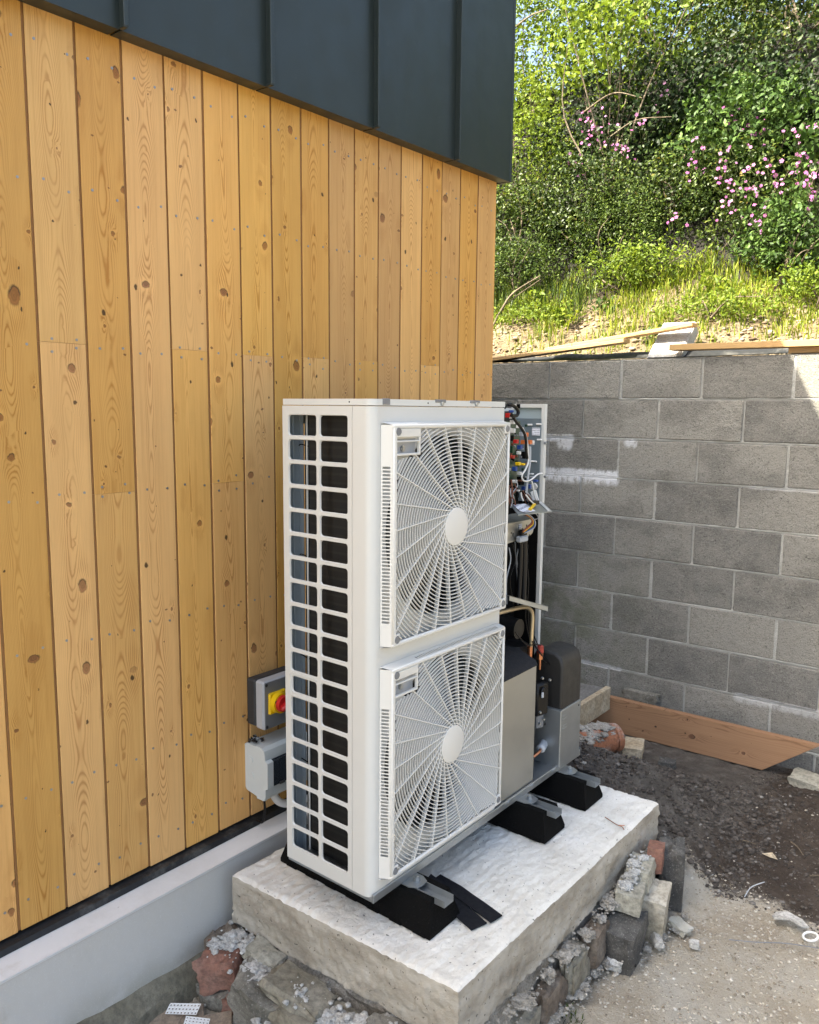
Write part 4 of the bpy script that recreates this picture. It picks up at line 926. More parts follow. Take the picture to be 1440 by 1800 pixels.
p = at(964, 1148, 0, .63); mb = MB(); mb.cyl(p+Vector((0, 0, -.016)), p+Vector((0, 0, .010)), .009, .0085, 6); mb.cyl(p+Vector((0, 0, -.06)), p+Vector((0, 0, -.016)), .005, seg=10); part('service_valve', mb, M['brass'], U, 40)
for k in range(6):
    wire([(936+k, 1128+k*1.5), (944+k*2, 1140+k*3), (957, 1158+k), (967+k*1.6, 1172+k*3), (970-k, 1215), (964-k*1.5, 1250+k*4), (958, 1275)], .655-.006*k, .0030, ('blackgloss', 'blackgloss', 'boxgrey2', 'blackgloss', 'cablegrey', 'blackgloss')[k], seg=6)
wire([(906, 1112), (918, 1126), (928, 1134), (944, 1133), (951, 1134)], .65, .0022, 'blackgloss', seg=6)
for k in range(4): wire([(926+k*4, 1062), (924+k*5, 1085), (928+k*3, 1110), (934+k*4, 1135)], .60, .0022, 'blackgloss', seg=6)
mb = MB(); c_ = at(900, 1103, 0, .60); mb.cyl(c_+Vector((-.05, 0, 0)), c_+Vector((.03, 0, 0)), .042, .036, 20); part('motor', mb, M['blackgloss'], U, 40)
mb = MB(); mb.cyl(at(905, 1140, 0, .56)+Vector((0, 0, -.10)), at(905, 1140, 0, .56)+Vector((0, 0, .02)), .08, .05, 24); part('accumulator', mb, M['blackgloss'], U, 40)
# metal jacket with felt hood
z0, z1a = .1115, .548
mb = MB(); mb.box(.697, .700, .655, .885, z0, z1a, .001); mb.box(.56, .697, .882, .885, z0, z1a, .001); part('metal_jacket', mb, M['galv_dull'], U)
mb = MB()
pr = [(.7025, .64, z1a-.012), (.7025, .885, z1a-.006), (.66, .895, z1a+.028), (.57, .905, z1a+.055), (.57, .64, z1a+.055), (.66, .64, z1a+.035)]
mb.add([(.7035, .64, z1a-.002), (.7035, .76, z1a-.001), (.7035, .888, z1a+.001), (.69, .64, z1a+.018), (.69, .76, z1a+.022), (.69, .893, z1a+.016), (.62, .64, z1a+.045), (.62, .76, z1a+.05), (.62, .90, z1a+.04), (.54, .64, z1a+.05), (.54, .76, z1a+.055), (.54, .90, z1a+.045)],
       [(0, 1, 4, 3), (1, 2, 5, 4), (3, 4, 7, 6), (4, 5, 8, 7), (6, 7, 10, 9), (7, 8, 11, 10)])
part('felt_hood', mb, M['felt'], U, 60)
# compressor in black with terminal cover
mb = MB(); mb.cyl((.535, 1.0, .14), (.535, 1.0, .45), .08, .08, 28); mb.cyl((.535, 1.0, .45), (.535, 1.0, .49), .08, .045, 28); cm = part('compressor', mb, M['blackgloss'], U, 40)
c_ = at(950, 1228, 0, .665); mb = MB(); mb.obox(c_, (.03, .062, .125), Euler((0, 0, R_(-18))), .008); mb.cyl(c_+Vector((.016, -.004, .03)), c_+Vector((.020, -.004, .03)), .020, .018, 18); part('terminal_cover', mb, M['blackgloss'], cm, 40)
p = at(954, 1222, 0, .688); mb = MB(); mb.obox(p, (.004, .010, .020), Euler((0, 0, R_(-18))), .001); part('cover_label', mb, M['cablegrey'], cm)
c_ = at(947, 1265, 0, .66); mb = MB(); mb.obox(c_, (.02, .036, .06), Euler((0, 0, R_(-18))), .004); part('cover_plate', mb, M['boxgrey2'], cm)
for px, py in ((949, 1252), (955, 1264), (948, 1272), (953, 1192), (966, 1195)):
    p = at(px, py, 0, .676); mb = MB(); mb.cyl(p, p+Vector((.006, -.002, 0)), .0055, .004, 8); part('cover_screw', mb, M['galv'], cm, 40)
# filter drier
p0, p1 = at(950, 1318, 0, .665), at(966, 1290, 0, .63)
mb = MB(); d = (p1-p0).normalized(); mb.cyl(p0+d*.008, p1, .0165, seg=18); mb.cyl(p0, p0+d*.008, .010, .0165, 18); mb.cyl(p1, p1+d*.008, .0165, .012, 18); fd = part('filter_drier', mb, M['cablegrey'], U, 40)
mb = MB(); mb.cyl(p1+d*.002, p1+d*.012, .024, seg=18); part('drier_clamp', mb, M['blackgloss'], fd, 40)
mb = MB(); mb.tube([p0, p0-d*.02, at(938, 1330, 0, .66)], .0055, 10, 5); part('drier_pipe', mb, M['copper'], fd, 60)
# black moulded cover and galvanised box at the right end
mb = MB(); yc, xc = 1.11, .63
prof = []
x0, x1, zt1 = .585, .7125, .548
pf = [(x0, .30), (x0, zt1-.03), (x0+.012, zt1-.008), (x0+.04, zt1), (x1-.035, zt1-.004), (x1-.010, zt1-.020), (x1, zt1-.05), (x1, .30)]
mb.prism([Vector((x, 1.06, z)) for x, z in pf], (0, .155, 0)); hb = part('moulded_cover', mb, M['hood'], U, 45)
bv = hb.modifiers.new('bevel', 'BEVEL'); bv.width = .009; bv.segments = 3; bv.limit_method = 'ANGLE'; bv.angle_limit = R_(50)
mb = MB(); mb.box(.585, .7195, 1.045, 1.205, .112, .335, .002); gb = part('galvanised_box', mb, M['galv'], U)
for z in (.31, .298, .272, .26):
    mb = MB(); mb.box(.7190, .7215, 1.056, 1.092, z-.003, z+.003, .001); part('pressed_rib', mb, M['galv'], gb)
mb = MB(); mb.cyl((.7196, 1.187, .318), (.7206, 1.187, .318), .0035, seg=8); part('screw_hole', mb, M['black'], gb)
mb = MB(); p = at(967, 1322, 2, .1140); mb.obox((p.x-.02, p.y, .1150), (.022, .042, .0012)); part('base_label', mb, M['sticker'], U)
mb = MB(); p = at(972, 1336, 2, .1142); mb.cyl((p.x, p.y, .1137), (p.x, p.y, .122), .0065, seg=6); part('base_bolt', mb, M['galv'], U)

# ------------------------------------------------------------------ rubber feet with rails
def rfoot(y0, x1, label):
    L = .60; wd = .141; t = thing('rubber_mount', label, 'mounting block', (x1-L/2, y0+wd/2, .0), 'rubber feet under the heat pump')
    mb = MB(); yb, yt = wd/2, .046; zt_ = .094; xa, xb = x1-L, x1; yc = y0+wd/2
    def sec(x, zt2, ins): return [Vector((x, yc-yb, .002)), Vector((x, yc+yb, .002)), Vector((x+0*ins, yc+yb, .014)), Vector((x+ins, yc+yt, zt2)), Vector((x+ins, yc+.0225, zt2)), Vector((x+ins, yc+.0225, zt2-.018)), Vector((x+ins, yc-.0225, zt2-.018)), Vector((x+ins, yc-.0225, zt2)), Vector((x+ins, yc-yt, zt2)), Vector((x, yc-yb, .014))]
    S = [sec(xa, zt_, .022)] + [sec(xa + L*k/14, zt_, 0) for k in range(1, 14)] + [sec(xb, zt_, -.022)]
    n = 10; vs = [p + Vector((0, 0, 0)) + .0016*mnoise.noise_vector(p*22) for s_ in S for p in s_]
    fs = [(i*n+k, i*n+(k+1) % n, (i+1)*n+(k+1) % n, (i+1)*n+k) for i in range(len(S)-1) for k in range(n)] + [tuple(range(n))[::-1], tuple(range((len(S)-1)*n, len(S)*n))]
    mb.add(vs, fs); part('rubber_body', mb, M['rubber'], t)
    mb = MB()
    for k in range(7): mb.box(xa+.03+k*.085, xa+.075+k*.085, yc-yb-.004, yc+yb+.004, .0015, .011, .002)
    part('foot_ribs', mb, M['rubber'], t)
    xr = x1+.012
    mb = MB(); mb.box(xa+.03, xr, yc-.0205, yc+.0205, .0765, .0785); mb.box(xa+.03, xr, yc-.0215, yc-.0195, .0767, .0965); mb.box(xa+.03, xr, yc+.0195, yc+.0215, .0767, .0965)
    rl = part('channel_rail', mb, M['galv'], t)
    mb = MB()
    for x in (.70, .745, .79): mb.cyl((x+x1-.84, yc, .0783), (x+x1-.84, yc, .0792), .004, seg=8)
    part('rail_hole', mb, M['boxgrey2'], rl)
    mb = MB(); b0 = x1-.075-.06
    mb.prism([Vector((x1-.20, yc-.034, .0970)), Vector((x1-.105, yc-.034, .0970)), Vector((x1-.082, yc-.022, .0970)), Vector((x1-.078, yc, .0970)), Vector((x1-.082, yc+.022, .0970)), Vector((x1-.105, yc+.034, .0970)), Vector((x1-.20, yc+.034, .0970))], (0, 0, .0028)); br = part('foot_bracket', mb, M['galv'], t)
    mb = MB(); c_ = Vector((x1-.104, yc+.004, .0998)); mb.cyl(c_, c_+Vector((0, 0, .002)), .012, seg=16); mb.cyl(c_+Vector((0, 0, .002)), c_+Vector((0, 0, .011)), .0085, seg=6); mb.cyl(c_+Vector((0, 0, .011)), c_+Vector((0, 0, .016)), .005, .0045, 10); part('bolt', mb, M['galv'], br)
    return t
rfoot(.090, .842, 'black rubber foot under the near end, beside the loose rubber strips')
rfoot(.719, .845, 'black rubber foot under the middle of the heat pump')
rfoot(1.008, .849, 'black rubber foot under the far end of the heat pump')
# loose rubber strips: bent, lying off the near foot
def strip(path, wd, label, name='rubber_strip'):
    P = [Vector(p) for p in path]; vs = []; mb = MB(); th = .0035
    for i, p in enumerate(P):
        t = (P[min(i+1, len(P)-1)]-P[max(i-1, 0)]); t.z = 0; t.normalize(); s_ = Vector((-t.y, t.x, 0))*wd/2
        vs += [p-s_, p+s_, p+s_+Vector((0, 0, th)), p-s_+Vector((0, 0, th))]
    n = len(P); fs = [(i*4+k, i*4+(k+1) % 4, (i+1)*4+(k+1) % 4, (i+1)*4+k) for i in range(n-1) for k in range(4)] + [(0, 3, 2, 1), (n*4-4, n*4-3, n*4-2, n*4-1)]
    mb.add(vs, fs); return solo(name, mb, M['strip'], label, 'rubber strip', (P[-1].x, P[-1].y, 0), 'loose rubber strips on the slab')
strip([(.700, .262, .040), (.735, .270, .022), (.775, .265, .008), (.82, .252, .0045), (.87, .237, .003), (.915, .223, .0025)], .056, 'shorter charcoal rubber strip leaning off the near foot')
strip([(.690, .318, .012), (.735, .316, .010), (.775, .310, .0115), (.82, .301, .0095), (.87, .293, .0075), (.935, .281, .0035)], .048, 'longer charcoal rubber strip lying over the shorter one')

# ------------------------------------------------------------------ electrical boxes
I = thing('isolator_switch', 'grey isolator box with red knob on yellow plate on the boards', 'switch', (.02, .25, .36))
y0, y1, z0, z1 = .160, .335, .372, .540
mb = MB(); mb.box(.0015, .046, y0, y1, z0+.004, z1-.002, .006); part('back_box', mb, M['boxblack'], I)
mb = MB(); mb.box(.0465, .090, y0-.001, y1+.001, z0, z1, .007); cv = part('cover', mb, M['boxgrey'], I)
mb = MB(); mb.box(.0895, .0918, y0+.003, y1-.003, z0+.003, z1-.003, .002); fc = part('face_plate', mb, M['boxgrey2'], I)
for y, z in ((y0+.011, z0+.012), (y0+.011, z1-.012), (y1-.011, z0+.012), (y1-.011, z1-.012)):
    mb = MB(); mb.cyl((.0916, y, z), (.0930, y, z), .0055, seg=14); s_ = part('cover_screw', mb, M['boxblack'], I, 40)
c_ = Vector((.092, .2115, .463)); mb = MB(); mb.obox(c_+Vector((.006, 0, 0)), (.012, .074, .074), None, .004); yp = part('yellow_plate', mb, M['yellow'], I)
mb = MB(); mb.cyl(c_+Vector((.012, 0, 0)), c_+Vector((.030, 0, 0)), .036, .034, 32); part('yellow_collar', mb, M['yellow'], yp, 40)
mb = MB(); mb.cyl(c_+Vector((.0245, -.024, .010)), c_+Vector((.031, -.0255, .0105)), .0045, seg=10); part('padlock_hole', mb, M['boxblack'], yp)
mb = MB(); mb.cyl(c_+Vector((.030, 0, 0)), c_+Vector((.044, 0, 0)), .028, .026, 32); mb.obox(c_+Vector((.052, 0, 0)), (.022, .050, .017), Euler((R_(28), 0, 0)), .005); part('red_knob', mb, M['red'], I, 40)
D_ = thing('fuse_box', 'pale grey fuse box with smoked door below the isolator', 'electrical box', (.05, .26, .13))
y0, y1, z0, z1 = .150, .345, .142, .316
mb = MB(); mb.prism([Vector((x, y0, z)) for x, z in ((.0015, z0+.012), (.0015, z1-.008), (.008, z1-.002), (.060, z1-.002), (.060, z0-.004), (.008, z0+.004))], (0, y1-y0, 0)); bd = part('back_body', mb, M['boxpale'], D_, 30)
pf = [(.0615, z0-.010), (.0615, z1+.002), (.088, z1+.001), (.101, z1-.008), (.106, z1-.026), (.106, z1-.040), (.118, z1-.046), (.118, z0+.040), (.106, z0+.034), (.106, z0+.006), (.098, z0-.008)]
mb = MB(); mb.prism([Vector((x, y0-.002, z)) for x, z in pf], (0, .026, 0)); mb.prism([Vector((x, y1-.024, z)) for x, z in pf], (0, .026, 0))
mb.prism([Vector((x, y0+.0245, z)) for x, z in ((.0615, z1-.042), (.0615, z1+.001), (.088, z1), (.101, z1-.009), (.105, z1-.026), (.105, z1-.042))], (0, y1-y0-.0495, 0))
mb.prism([Vector((x, y0+.0245, z)) for x, z in ((.0615, z0-.009), (.0615, z0+.036), (.105, z0+.036), (.105, z0+.006), (.097, z0-.007))], (0, y1-y0-.0495, 0)); fr = part('front_cover', mb, M['boxpale'], D_, 30)
mb = MB(); mb.box(.0985, .1165, y0+.006, y1-.006, z0+.039, z1-.045, .002); part('smoked_door', mb, M['smoke'], D_)
mb = MB(); mb.box(.0625, .094, y0+.03, y1-.03, z0+.05, z1-.056, .002); br = part('breaker', mb, M['boxgrey2'], D_)
for k in range(4):
    mb = MB(); yy = y0+.05+k*.03; mb.box(.0942, .0972, yy-.011, yy+.011, (z0+z1)/2-.032, (z0+z1)/2+.03, .001); part('breaker_module', mb, M['boxpale'], br)
mb = MB(); mb.box(.1165, .1225, y0+.05, y0+.072, z0+.0395, z0+.048, .001); part('door_catch', mb, M['boxblack'], D_)
for x, z in ((.022, z0+.118), (.024, z0+.062)):
    mb = MB(); mb.cyl((x+.008, y0-.0025, z), (x+.008, y0+.004, z), .0125, seg=20); part('knockout', mb, M['boxpale'], D_, 40)
mb = MB(); mb.cyl((.083, y0+.0125, z0-.014), (.083, y0+.0125, z0-.004), .009, seg=12); mb.cyl((.0985, y0+.012, z1-.018), (.1015, y0+.012, z1-.0175), .006, seg=10); part('lid_screw', mb, M['boxpale'], D_, 40)
rb = random.Random(2); mb = MB()
for k in range(26):
    c_ = Vector((rb.uniform(.012, .05), rb.uniform(.155, .19), z1+.003+rb.uniform(0, .012))); mb.obox(c_, (rb.uniform(.004, .012), rb.uniform(.004, .012), rb.uniform(.003, .006)), Euler((rb.uniform(0, 3), rb.uniform(0, 3), rb.uniform(0, 3))), .001, rb.choice((0, 0, 0, 1)))
solo('screw_pile', mb, [M['blackgloss'], M['galv']], 'small heap of dark screws and plugs on top of the fuse box', 'screws', (.03, .17, z1))
mb = MB(); mb.tube([(.078, .166, z0-.012), (.078, .168, z0-.045), (.074, .170, .075), (.06, .172, .036), (.028, .173, .0305)], .0042, 10, 6)
solo('black_cable', mb, M['blackgloss'], 'short black cable dropping from the fuse box to the plinth', 'cable', (.06, .17, .03), smooth=70)
mb = MB(); mb.tube([(.066, .215, z0-.006), (.066, .222, z0-.03), (.068, .245, .082), (.072, .285, .062), (.08, .34, .056), (.12, .43, .06), (.2, .52, .07)], .0135, 14, 6)
pc_ = solo('white_conduit', mb, M['white'], 'white plastic conduit curving from the fuse box behind the heat pump', 'conduit', (.1, .3, .05), smooth=70)
mb = MB(); mb.cyl((.18, .33, .03), (.18, .33, .115), .016, seg=18); mb.cyl((.18, .33, .0875), (.18, .33, .115), .021, .021, 18); mb.cyl((.18, .33, .0115), (.18, .33, .03), .022, seg=18)
solo('white_pipe_stub', mb, M['white'], 'short white pipe stub seen through the side openings', 'pipe', (.18, .33, .011), smooth=40)

# ------------------------------------------------------------------ rubble under the slab
def rock(name, label, cat, mat, c, d, rot=(0, 0, 0), seed=1, amp=.12, sub=8, rnd=.25, group=None, amp2=.03, smooth=24):
    if rnd > .14 and sub < 12: sub, rnd, amp2 = 6, rnd*.7, amp2*1.5
    mb = rough_block(c, d, Euler([R_(a) for a in rot]), seed, amp, sub, rnd, amp2)
    return solo(name, mb, mat, label, cat, (c[0], c[1], c[2]-d[2]/2), group, smooth=smooth)
GS = 'rubble packed under the slab'
rock('brick', 'broken red brick topmost in the rubble beside the plinth', 'brick', M['brick_red'], (.232, -.135, -.235), (.125, .10, .105), (6, -8, 28), 3, .16, 9, .2, GS, .05)
rock('brick', 'red brick fragment below, wedged between two grey stones', 'brick', M['brick_red'], (.293, -.145, -.345), (.052, .075, .11), (0, 8, 20), 4, .15, 8, .15, GS, .05)
rock('rubble_stone', 'rough grey stone under the red brick beside the plinth', 'stone', M['stone_grey'], (.222, -.14, -.352), (.11, .10, .13), (5, 5, 15), 5, .18, 9, .35, GS, .05)
rock('rubble_stone', 'large rounded grey stone at the near corner under the slab', 'stone', M['stone_grey'], (.415, -.125, -.285), (.20, .14, .21), (8, 10, 8), 6, .16, 11, .35, GS, .04)
rock('rubble_stone', 'thin buff wedge stone below the slab edge', 'stone', M['slate'], (.535, -.105, -.188), (.20, .12, .042), (-8, 10, 6), 7, .16, 9, .25, GS, .06)
rock('rubble_stone', 'long buff stone along the bottom edge of the picture', 'stone', M['slate'], (.655, -.115, -.236), (.30, .14, .075), (-5, 3, 4), 8, .10, 11, .22, GS, .04)
rock('rubble_stone', 'flat small stone tucked under the slab above the grey stone', 'stone', M['stone_green'], (.355, -.075, -.182), (.12, .07, .04), (0, 12, 8), 9, .15, 8, .3, GS, .05)
rock('rubble_stone', 'lower grey stone below the long buff stone', 'stone', M['stone_grey'], (.60, -.09, -.36), (.26, .15, .13), (0, 0, 4), 10, .16, 9, .3, GS, .04)
rock('rubble_stone', 'dark filling stone behind the rubble at the plinth', 'stone', M['stone_brown'], (.15, -.07, -.30), (.10, .11, .20), (0, 0, 0), 12, .18, 8, .3, GS, .05)
rock('rubble_stone', 'rubble core filling the space under the slab', 'stone', M['mortd'], (.61, .565, -.31), (.78, 1.17, .31), (0, 0, 1), 14, .03, 16, .05, GS, .03)
rock('rubble_stone', 'pale stone wedged under the nearest slab corner', 'stone', M['stone_grey'], (.87, -.065, -.235), (.22, .13, .13), (-4, 4, 6), 15, .14, 9, .25, GS, .05)
# bricks at the right side
def wedge_fit(px, py, X_): return at(px, py, 0, X_)
rock('brick', 'pale upright concrete brick leaning at the right of the slab', 'brick', M['stone_pale'], (1.128, .995, -.272), (.075, .115, .20), (10, 4, 12), 21, .05, 9, .10, GS, .02)
rock('brick', 'small greenish brick lying beside the slab edge', 'brick', M['stone_green'], (1.085, .875, -.160), (.085, .115, .066), (0, 3, 14), 22, .05, 8, .10, GS, .02)
rock('brick', 'grey brick capped with mortar behind the greenish brick', 'brick', M['stone_green'], (1.072, .985, -.135), (.08, .11, .075), (3, 0, 10), 23, .07, 8, .12, GS, .03)
rock('brick', 'red brick end showing below the far slab corner', 'brick', M['brick_red'], (1.082, 1.098, -.125), (.055, .10, .085), (-12, 0, 16), 24, .06, 8, .10, GS, .03)
rock('rubble_stone', 'dark tall stone standing by the far slab corner', 'stone', M['stone_dark'], (1.105, 1.195, -.225), (.085, .13, .22), (0, 0, 20), 25, .10, 10, .15, GS, .05)
rock('rubble_stone', 'dark wet block below the greenish brick', 'stone', M['stone_dark'], (1.095, .815, -.285), (.105, .165, .155), (4, 3, 8), 26, .09, 10, .16, GS, .04)
for k, (x, y, z, sx, sy, sz) in enumerate(((1.045, .70, -.25, .06, .12, .12), (1.04, .57, -.275, .055, .13, .12), (1.032, .43, -.285, .05, .14, .11), (1.03, .28, -.295, .05, .13, .10), (1.03, .12, -.29, .05, .14, .12))):
    rock('rubble_stone', ('buff stone next to the dark wet block under the slab', 'buff stone second from the dark wet block under the slab', 'buff stone third from the dark wet block under the slab', 'buff stone above the grass tuft under the slab', 'buff stone under the nearest slab corner')[k], 'stone', M['slate'] if k % 2 else M['stone_brown'], (x, y, z), (sx, sy, sz), (0, 0, 5), 30+k, .16, 8, .3, GS, .05)
rock('small_stone', 'pale flat pebble at the foot of the upright brick', 'stone', M['conc_pale'], (1.165, .93, -.318), (.03, .06, .03), (0, 20, 35), 41, .15, 6, .5, 'loose stones')
rock('small_stone', 'blue grey flat stone right of the upright brick', 'stone', M['plinth'], (1.195, 1.06, -.322), (.07, .05, .025), (0, 5, -20), 42, .2, 6, .3, 'loose stones')
rock('small_stone', 'small pale stone alone on the gravel', 'stone', M['conc_pale'], (1.262, 1.005, -.327), (.032, .026, .02), (0, 5, 20), 43, .15, 6, .5, 'loose stones')
rock('small_stone', 'pale crumbled mortar lump by the black offcut', 'stone', M['mort'], (1.095, .745, -.322), (.05, .045, .04), (0, 5, 20), 44, .25, 7, .5, 'loose stones')

# crumbs of mortar: clusters of small broken lumps
def crumbs(name, label, mat, pts, n, r0, r1, spread, seed, flat=.7):
    """squeezed mortar: overlapping rough lumps with a fringe of small crumbs"""
    rb = random.Random(seed); mb = MB()
    def ico(sub):
        bm = bmesh.new(); bmesh.ops.create_icosphere(bm, subdivisions=sub, radius=1); r = ([v.co.copy() for v in bm.verts], [tuple(v.index for v in f.verts) for f in bm.faces]); bm.free(); return r
    big, small = ico(4), ico(2)
    def lump(c, r, sd, geo, fl):
        bv_, bf = geo; k = .012/r if r > .012 else 1
        mb.add([c + Vector((v.x*1.25, v.y*1.25, v.z*fl))*r*(1+.5*mnoise.noise(v*1.4+sd)+.32*mnoise.noise(v*3.7+sd)+.24*mnoise.noise(v*9+sd)+.12*mnoise.noise(v*19+sd)) for v in bv_], bf)
    nb = max(3, int(n/16))
    for k in range(nb):
        t = (k+rb.random())/nb*(len(pts)-1); i = min(int(t), len(pts)-2); p = Vector(pts[i]).lerp(Vector(pts[i+1]), t-i)
        lump(p + Vector((rb.gauss(0, spread[0]*.6), rb.gauss(0, spread[1]*.6), rb.gauss(0, spread[2]*.5)-r1*.3)), rb.uniform(.9, 1.7)*r1, Vector((k*3.1, seed, k)), big, flat*.75)
    for k in range(int(n*.8)):
        t = rb.random()*(len(pts)-1); i = int(t); p = Vector(pts[i]).lerp(Vector(pts[i+1]), t-i)
        r = r0*.5*(r1*.6/(r0*.5))**(rb.random()**2.2)
        lump(p + Vector((rb.gauss(0, spread[0]*1.15), rb.gauss(0, spread[1]*1.15), rb.gauss(0, spread[2]))), r, Vector((k*1.7, k*.9, seed)), small, flat)
    return solo(name, mb, mat, label, 'mortar', tuple(pts[0]), None, 'stuff', 70)
crumbs('mortar_crumbs', 'pale mortar crumbs on the red brick beside the plinth', M['mort'], [(.19, -.11, -.176), (.25, -.10, -.17), (.30, -.08, -.165)], 110, .004, .018, (.018, .028, .008), 1)
crumbs('mortar_crumbs', 'white mortar crumbs over the large grey stone', M['mort'], [(.345, -.13, -.188), (.40, -.12, -.185), (.46, -.125, -.215), (.48, -.15, -.25)], 200, .004, .018, (.022, .022, .010), 2)
crumbs('mortar_crumbs', 'white mortar crumbs on the thin buff wedge stone', M['mort'], [(.47, -.10, -.168), (.53, -.12, -.165), (.56, -.14, -.170)], 90, .003, .012, (.02, .015, .004), 3)
crumbs('mortar_crumbs', 'white mortar crumbs on the long buff stone', M['mort'], [(.55, -.09, -.20), (.64, -.11, -.195), (.74, -.09, -.19), (.85, -.05, -.18)], 300, .004, .016, (.03, .018, .006), 4)
crumbs('mortar_crumbs', 'buff mortar squeezed out along the right slab edge', M['mortd'], [(1.035, .05, -.185), (1.038, .4, -.185), (1.045, .7, -.178), (1.05, .9, -.15), (1.045, 1.1, -.15), (1.04, 1.2, -.16)], 420, .004, .013, (.010, .04, .016), 5)
crumbs('mortar_crumbs', 'pale mortar crumbs on the two small bricks', M['mort'], [(1.07, .85, -.122), (1.07, .95, -.096), (1.065, 1.02, -.09)], 110, .003, .012, (.016, .03, .004), 6)
crumbs('mortar_crumbs', 'grey mortar spill at the foot of the slab beside the black offcut', M['mortd'], [(1.05, .35, -.315), (1.06, .55, -.31), (1.07, .72, -.31)], 200, .004, .012, (.022, .06, .010), 7)
crumbs('mortar_crumbs', 'grey crumbs on the bare floor below the red bricks', M['mortd'], [(.28, -.19, -.335), (.36, -.2, -.335), (.46, -.2, -.335)], 130, .004, .013, (.035, .03, .006), 8)
crumbs('mortar_crumbs', 'crumbs scattered at the foot of the upright brick', M['mortd'], [(1.15, .85, -.325), (1.18, 1.0, -.325), (1.19, 1.15, -.32)], 110, .003, .008, (.03, .05, .005), 9)

# ------------------------------------------------------------------ yard floor litter
def scatter(name, label, mat, n, region, r0, r1, seed, flat=.6, kind_cat='gravel', sink=.35, zf=ground_z, pw=2.2, cond=None):
    rs = np.random.RandomState(seed)
    t = (1+5**.5)/2; base = np.array([(-1, t, 0), (1, t, 0), (-1, -t, 0), (1, -t, 0), (0, -1, t), (0, 1, t), (0, -1, -t), (0, 1, -t), (t, 0, -1), (t, 0, 1), (-t, 0, -1), (-t, 0, 1)])/1.9
    fc = np.array([(0, 11, 5), (0, 5, 1), (0, 1, 7), (0, 7, 10), (0, 10, 11), (1, 5, 9), (5, 11, 4), (11, 10, 2), (10, 7, 6), (7, 1, 8), (3, 9, 4), (3, 4, 2), (3, 2, 6), (3, 6, 8), (3, 8, 9), (4, 9, 5), (2, 4, 11), (6, 2, 10), (8, 6, 7), (9, 8, 1)])
    x = rs.uniform(region[0], region[1], n); y = rs.uniform(region[2], region[3], n)
    if cond is not None:
        k = cond(x, y, rs); x, y = x[k], y[k]; n = len(x)
    r = r0 + (r1-r0)*rs.rand(n)**(pw*2.2); z = zf(x, y) + r*flat*(1-sink*2)
    V = base[None]*(1+.42*(rs.rand(n, 12, 1)-.5)) * (r[:, None, None]*np.stack([rs.uniform(.7, 1.4, n), rs.uniform(.7, 1.4, n), rs.uniform(.7, 1.1, n)*flat], -1)[:, None, :])
    a = rs.uniform(0, 6.28, n); c, s = np.cos(a)[:, None], np.sin(a)[:, None]
    V = np.stack([V[..., 0]*c - V[..., 1]*s, V[..., 0]*s + V[..., 1]*c, V[..., 2]], -1) + np.stack([x, y, z], -1)[:, None, :]
    F = (fc[None] + (np.arange(n)*12)[:, None, None]).reshape(-1, 3)
    o = link(name, npmesh(name, V.reshape(-1, 3), F, mat, np.repeat(rs.rand(n), 12))); return tag(o, label, kind_cat, kind='stuff')
rn_ = lambda x, y: fbm(x*5.5, y*5.5, 77)
scatter('gravel', 'loose pale gravel over the yard floor', M['pebble'], 22000, (.98, 2.0, -.2, 1.55), .0012, .0066, 1, .55, cond=lambda x, y, rs: ((x > 1.05) | (y < -.05)) & (y + .3*(rn_(x, y)-.5) < 1.46))
scatter('gravel', 'small pale stones dotted on the dark soil', M['pebble'], 700, (1.05, 1.9, 1.3, 2.75), .0012, .007, 2, .6, cond=lambda x, y, rs: rs.rand(len(x)) < np.exp(-(y-1.3)*1.2))
scatter('soil_clods', 'dark clods on the soil heap behind the slab', M['clod'], 12000, (.2, 1.28, 1.22, 2.3), .002, .013, 3, .7, 'soil', cond=lambda x, y, rs: (y > 1.36) | (x < 1.08))
scatter('soil_clods', 'fine dark crumbs over the wet soil', M['clod'], 6500, (1.0, 1.9, 1.35, 2.75), .002, .010, 4, .6, 'soil')
scatter('gravel', 'crumbs and grit in the trench beside the plinth', M['pebble'], 1500, (.12, 1.0, -.55, -.1), .002, .012, 5, .6)
scatter('bank_stones', 'dry stones and clods on the lower bank', M['bankstone'], 7000, (-1.5, 1.5, 2.93, 3.75), .003, .020, 6, .65, 'stones', zf=bank_z, cond=lambda x, y, rs: rs.rand(len(x)) < 1.25-(y-2.93)*1.3)

# terracotta pipe stub half buried in the soil
mb = MB(); c0, c1 = Vector((.345, 1.98, -.222)), Vector((.435, 2.19, -.222)); d = (c1-c0).normalized()
mb.cyl(c0, c1, .066, .068, 28, False); mb.cyl(c0, c1, .052, .054, 28, False)
for a, b in ((.066, .052),):
    A = mb.ring(c1, d, .068, 28); Bq = mb.ring(c1, d, .054, 28); mb.add(A+Bq, [(i, (i+1) % 28, 28+(i+1) % 28, 28+i) for i in range(28)])
mb.cyl(c1-d*.03, c1+d*.005, .073, .073, 28, False); mb.add(mb.ring(c1+d*.005, d, .073, 28)+mb.ring(c1+d*.005, d, .055, 28), [(i, (i+1) % 28, 28+(i+1) % 28, 28+i) for i in range(28)])
solo('clay_pipe', mb, M['terra'], 'mortar smeared terracotta pipe end poking from the soil heap', 'pipe', (.39, 2.1, -.3), smooth=45)
crumbs('mortar_crumbs', 'pale mortar haunching over the terracotta pipe', M['mortd'], [(.32, 1.92, -.19), (.38, 2.06, -.165), (.40, 2.1, -.17)], 120, .008, .03, (.03, .03, .008), 12)
rock('timber_offcut', 'short mossy timber offcut lying beside the terracotta pipe', 'timber', M['ply'], (.47, 2.36, -.33), (.10, .16, .06), (0, 0, 18), 51, .04, 6, .08)
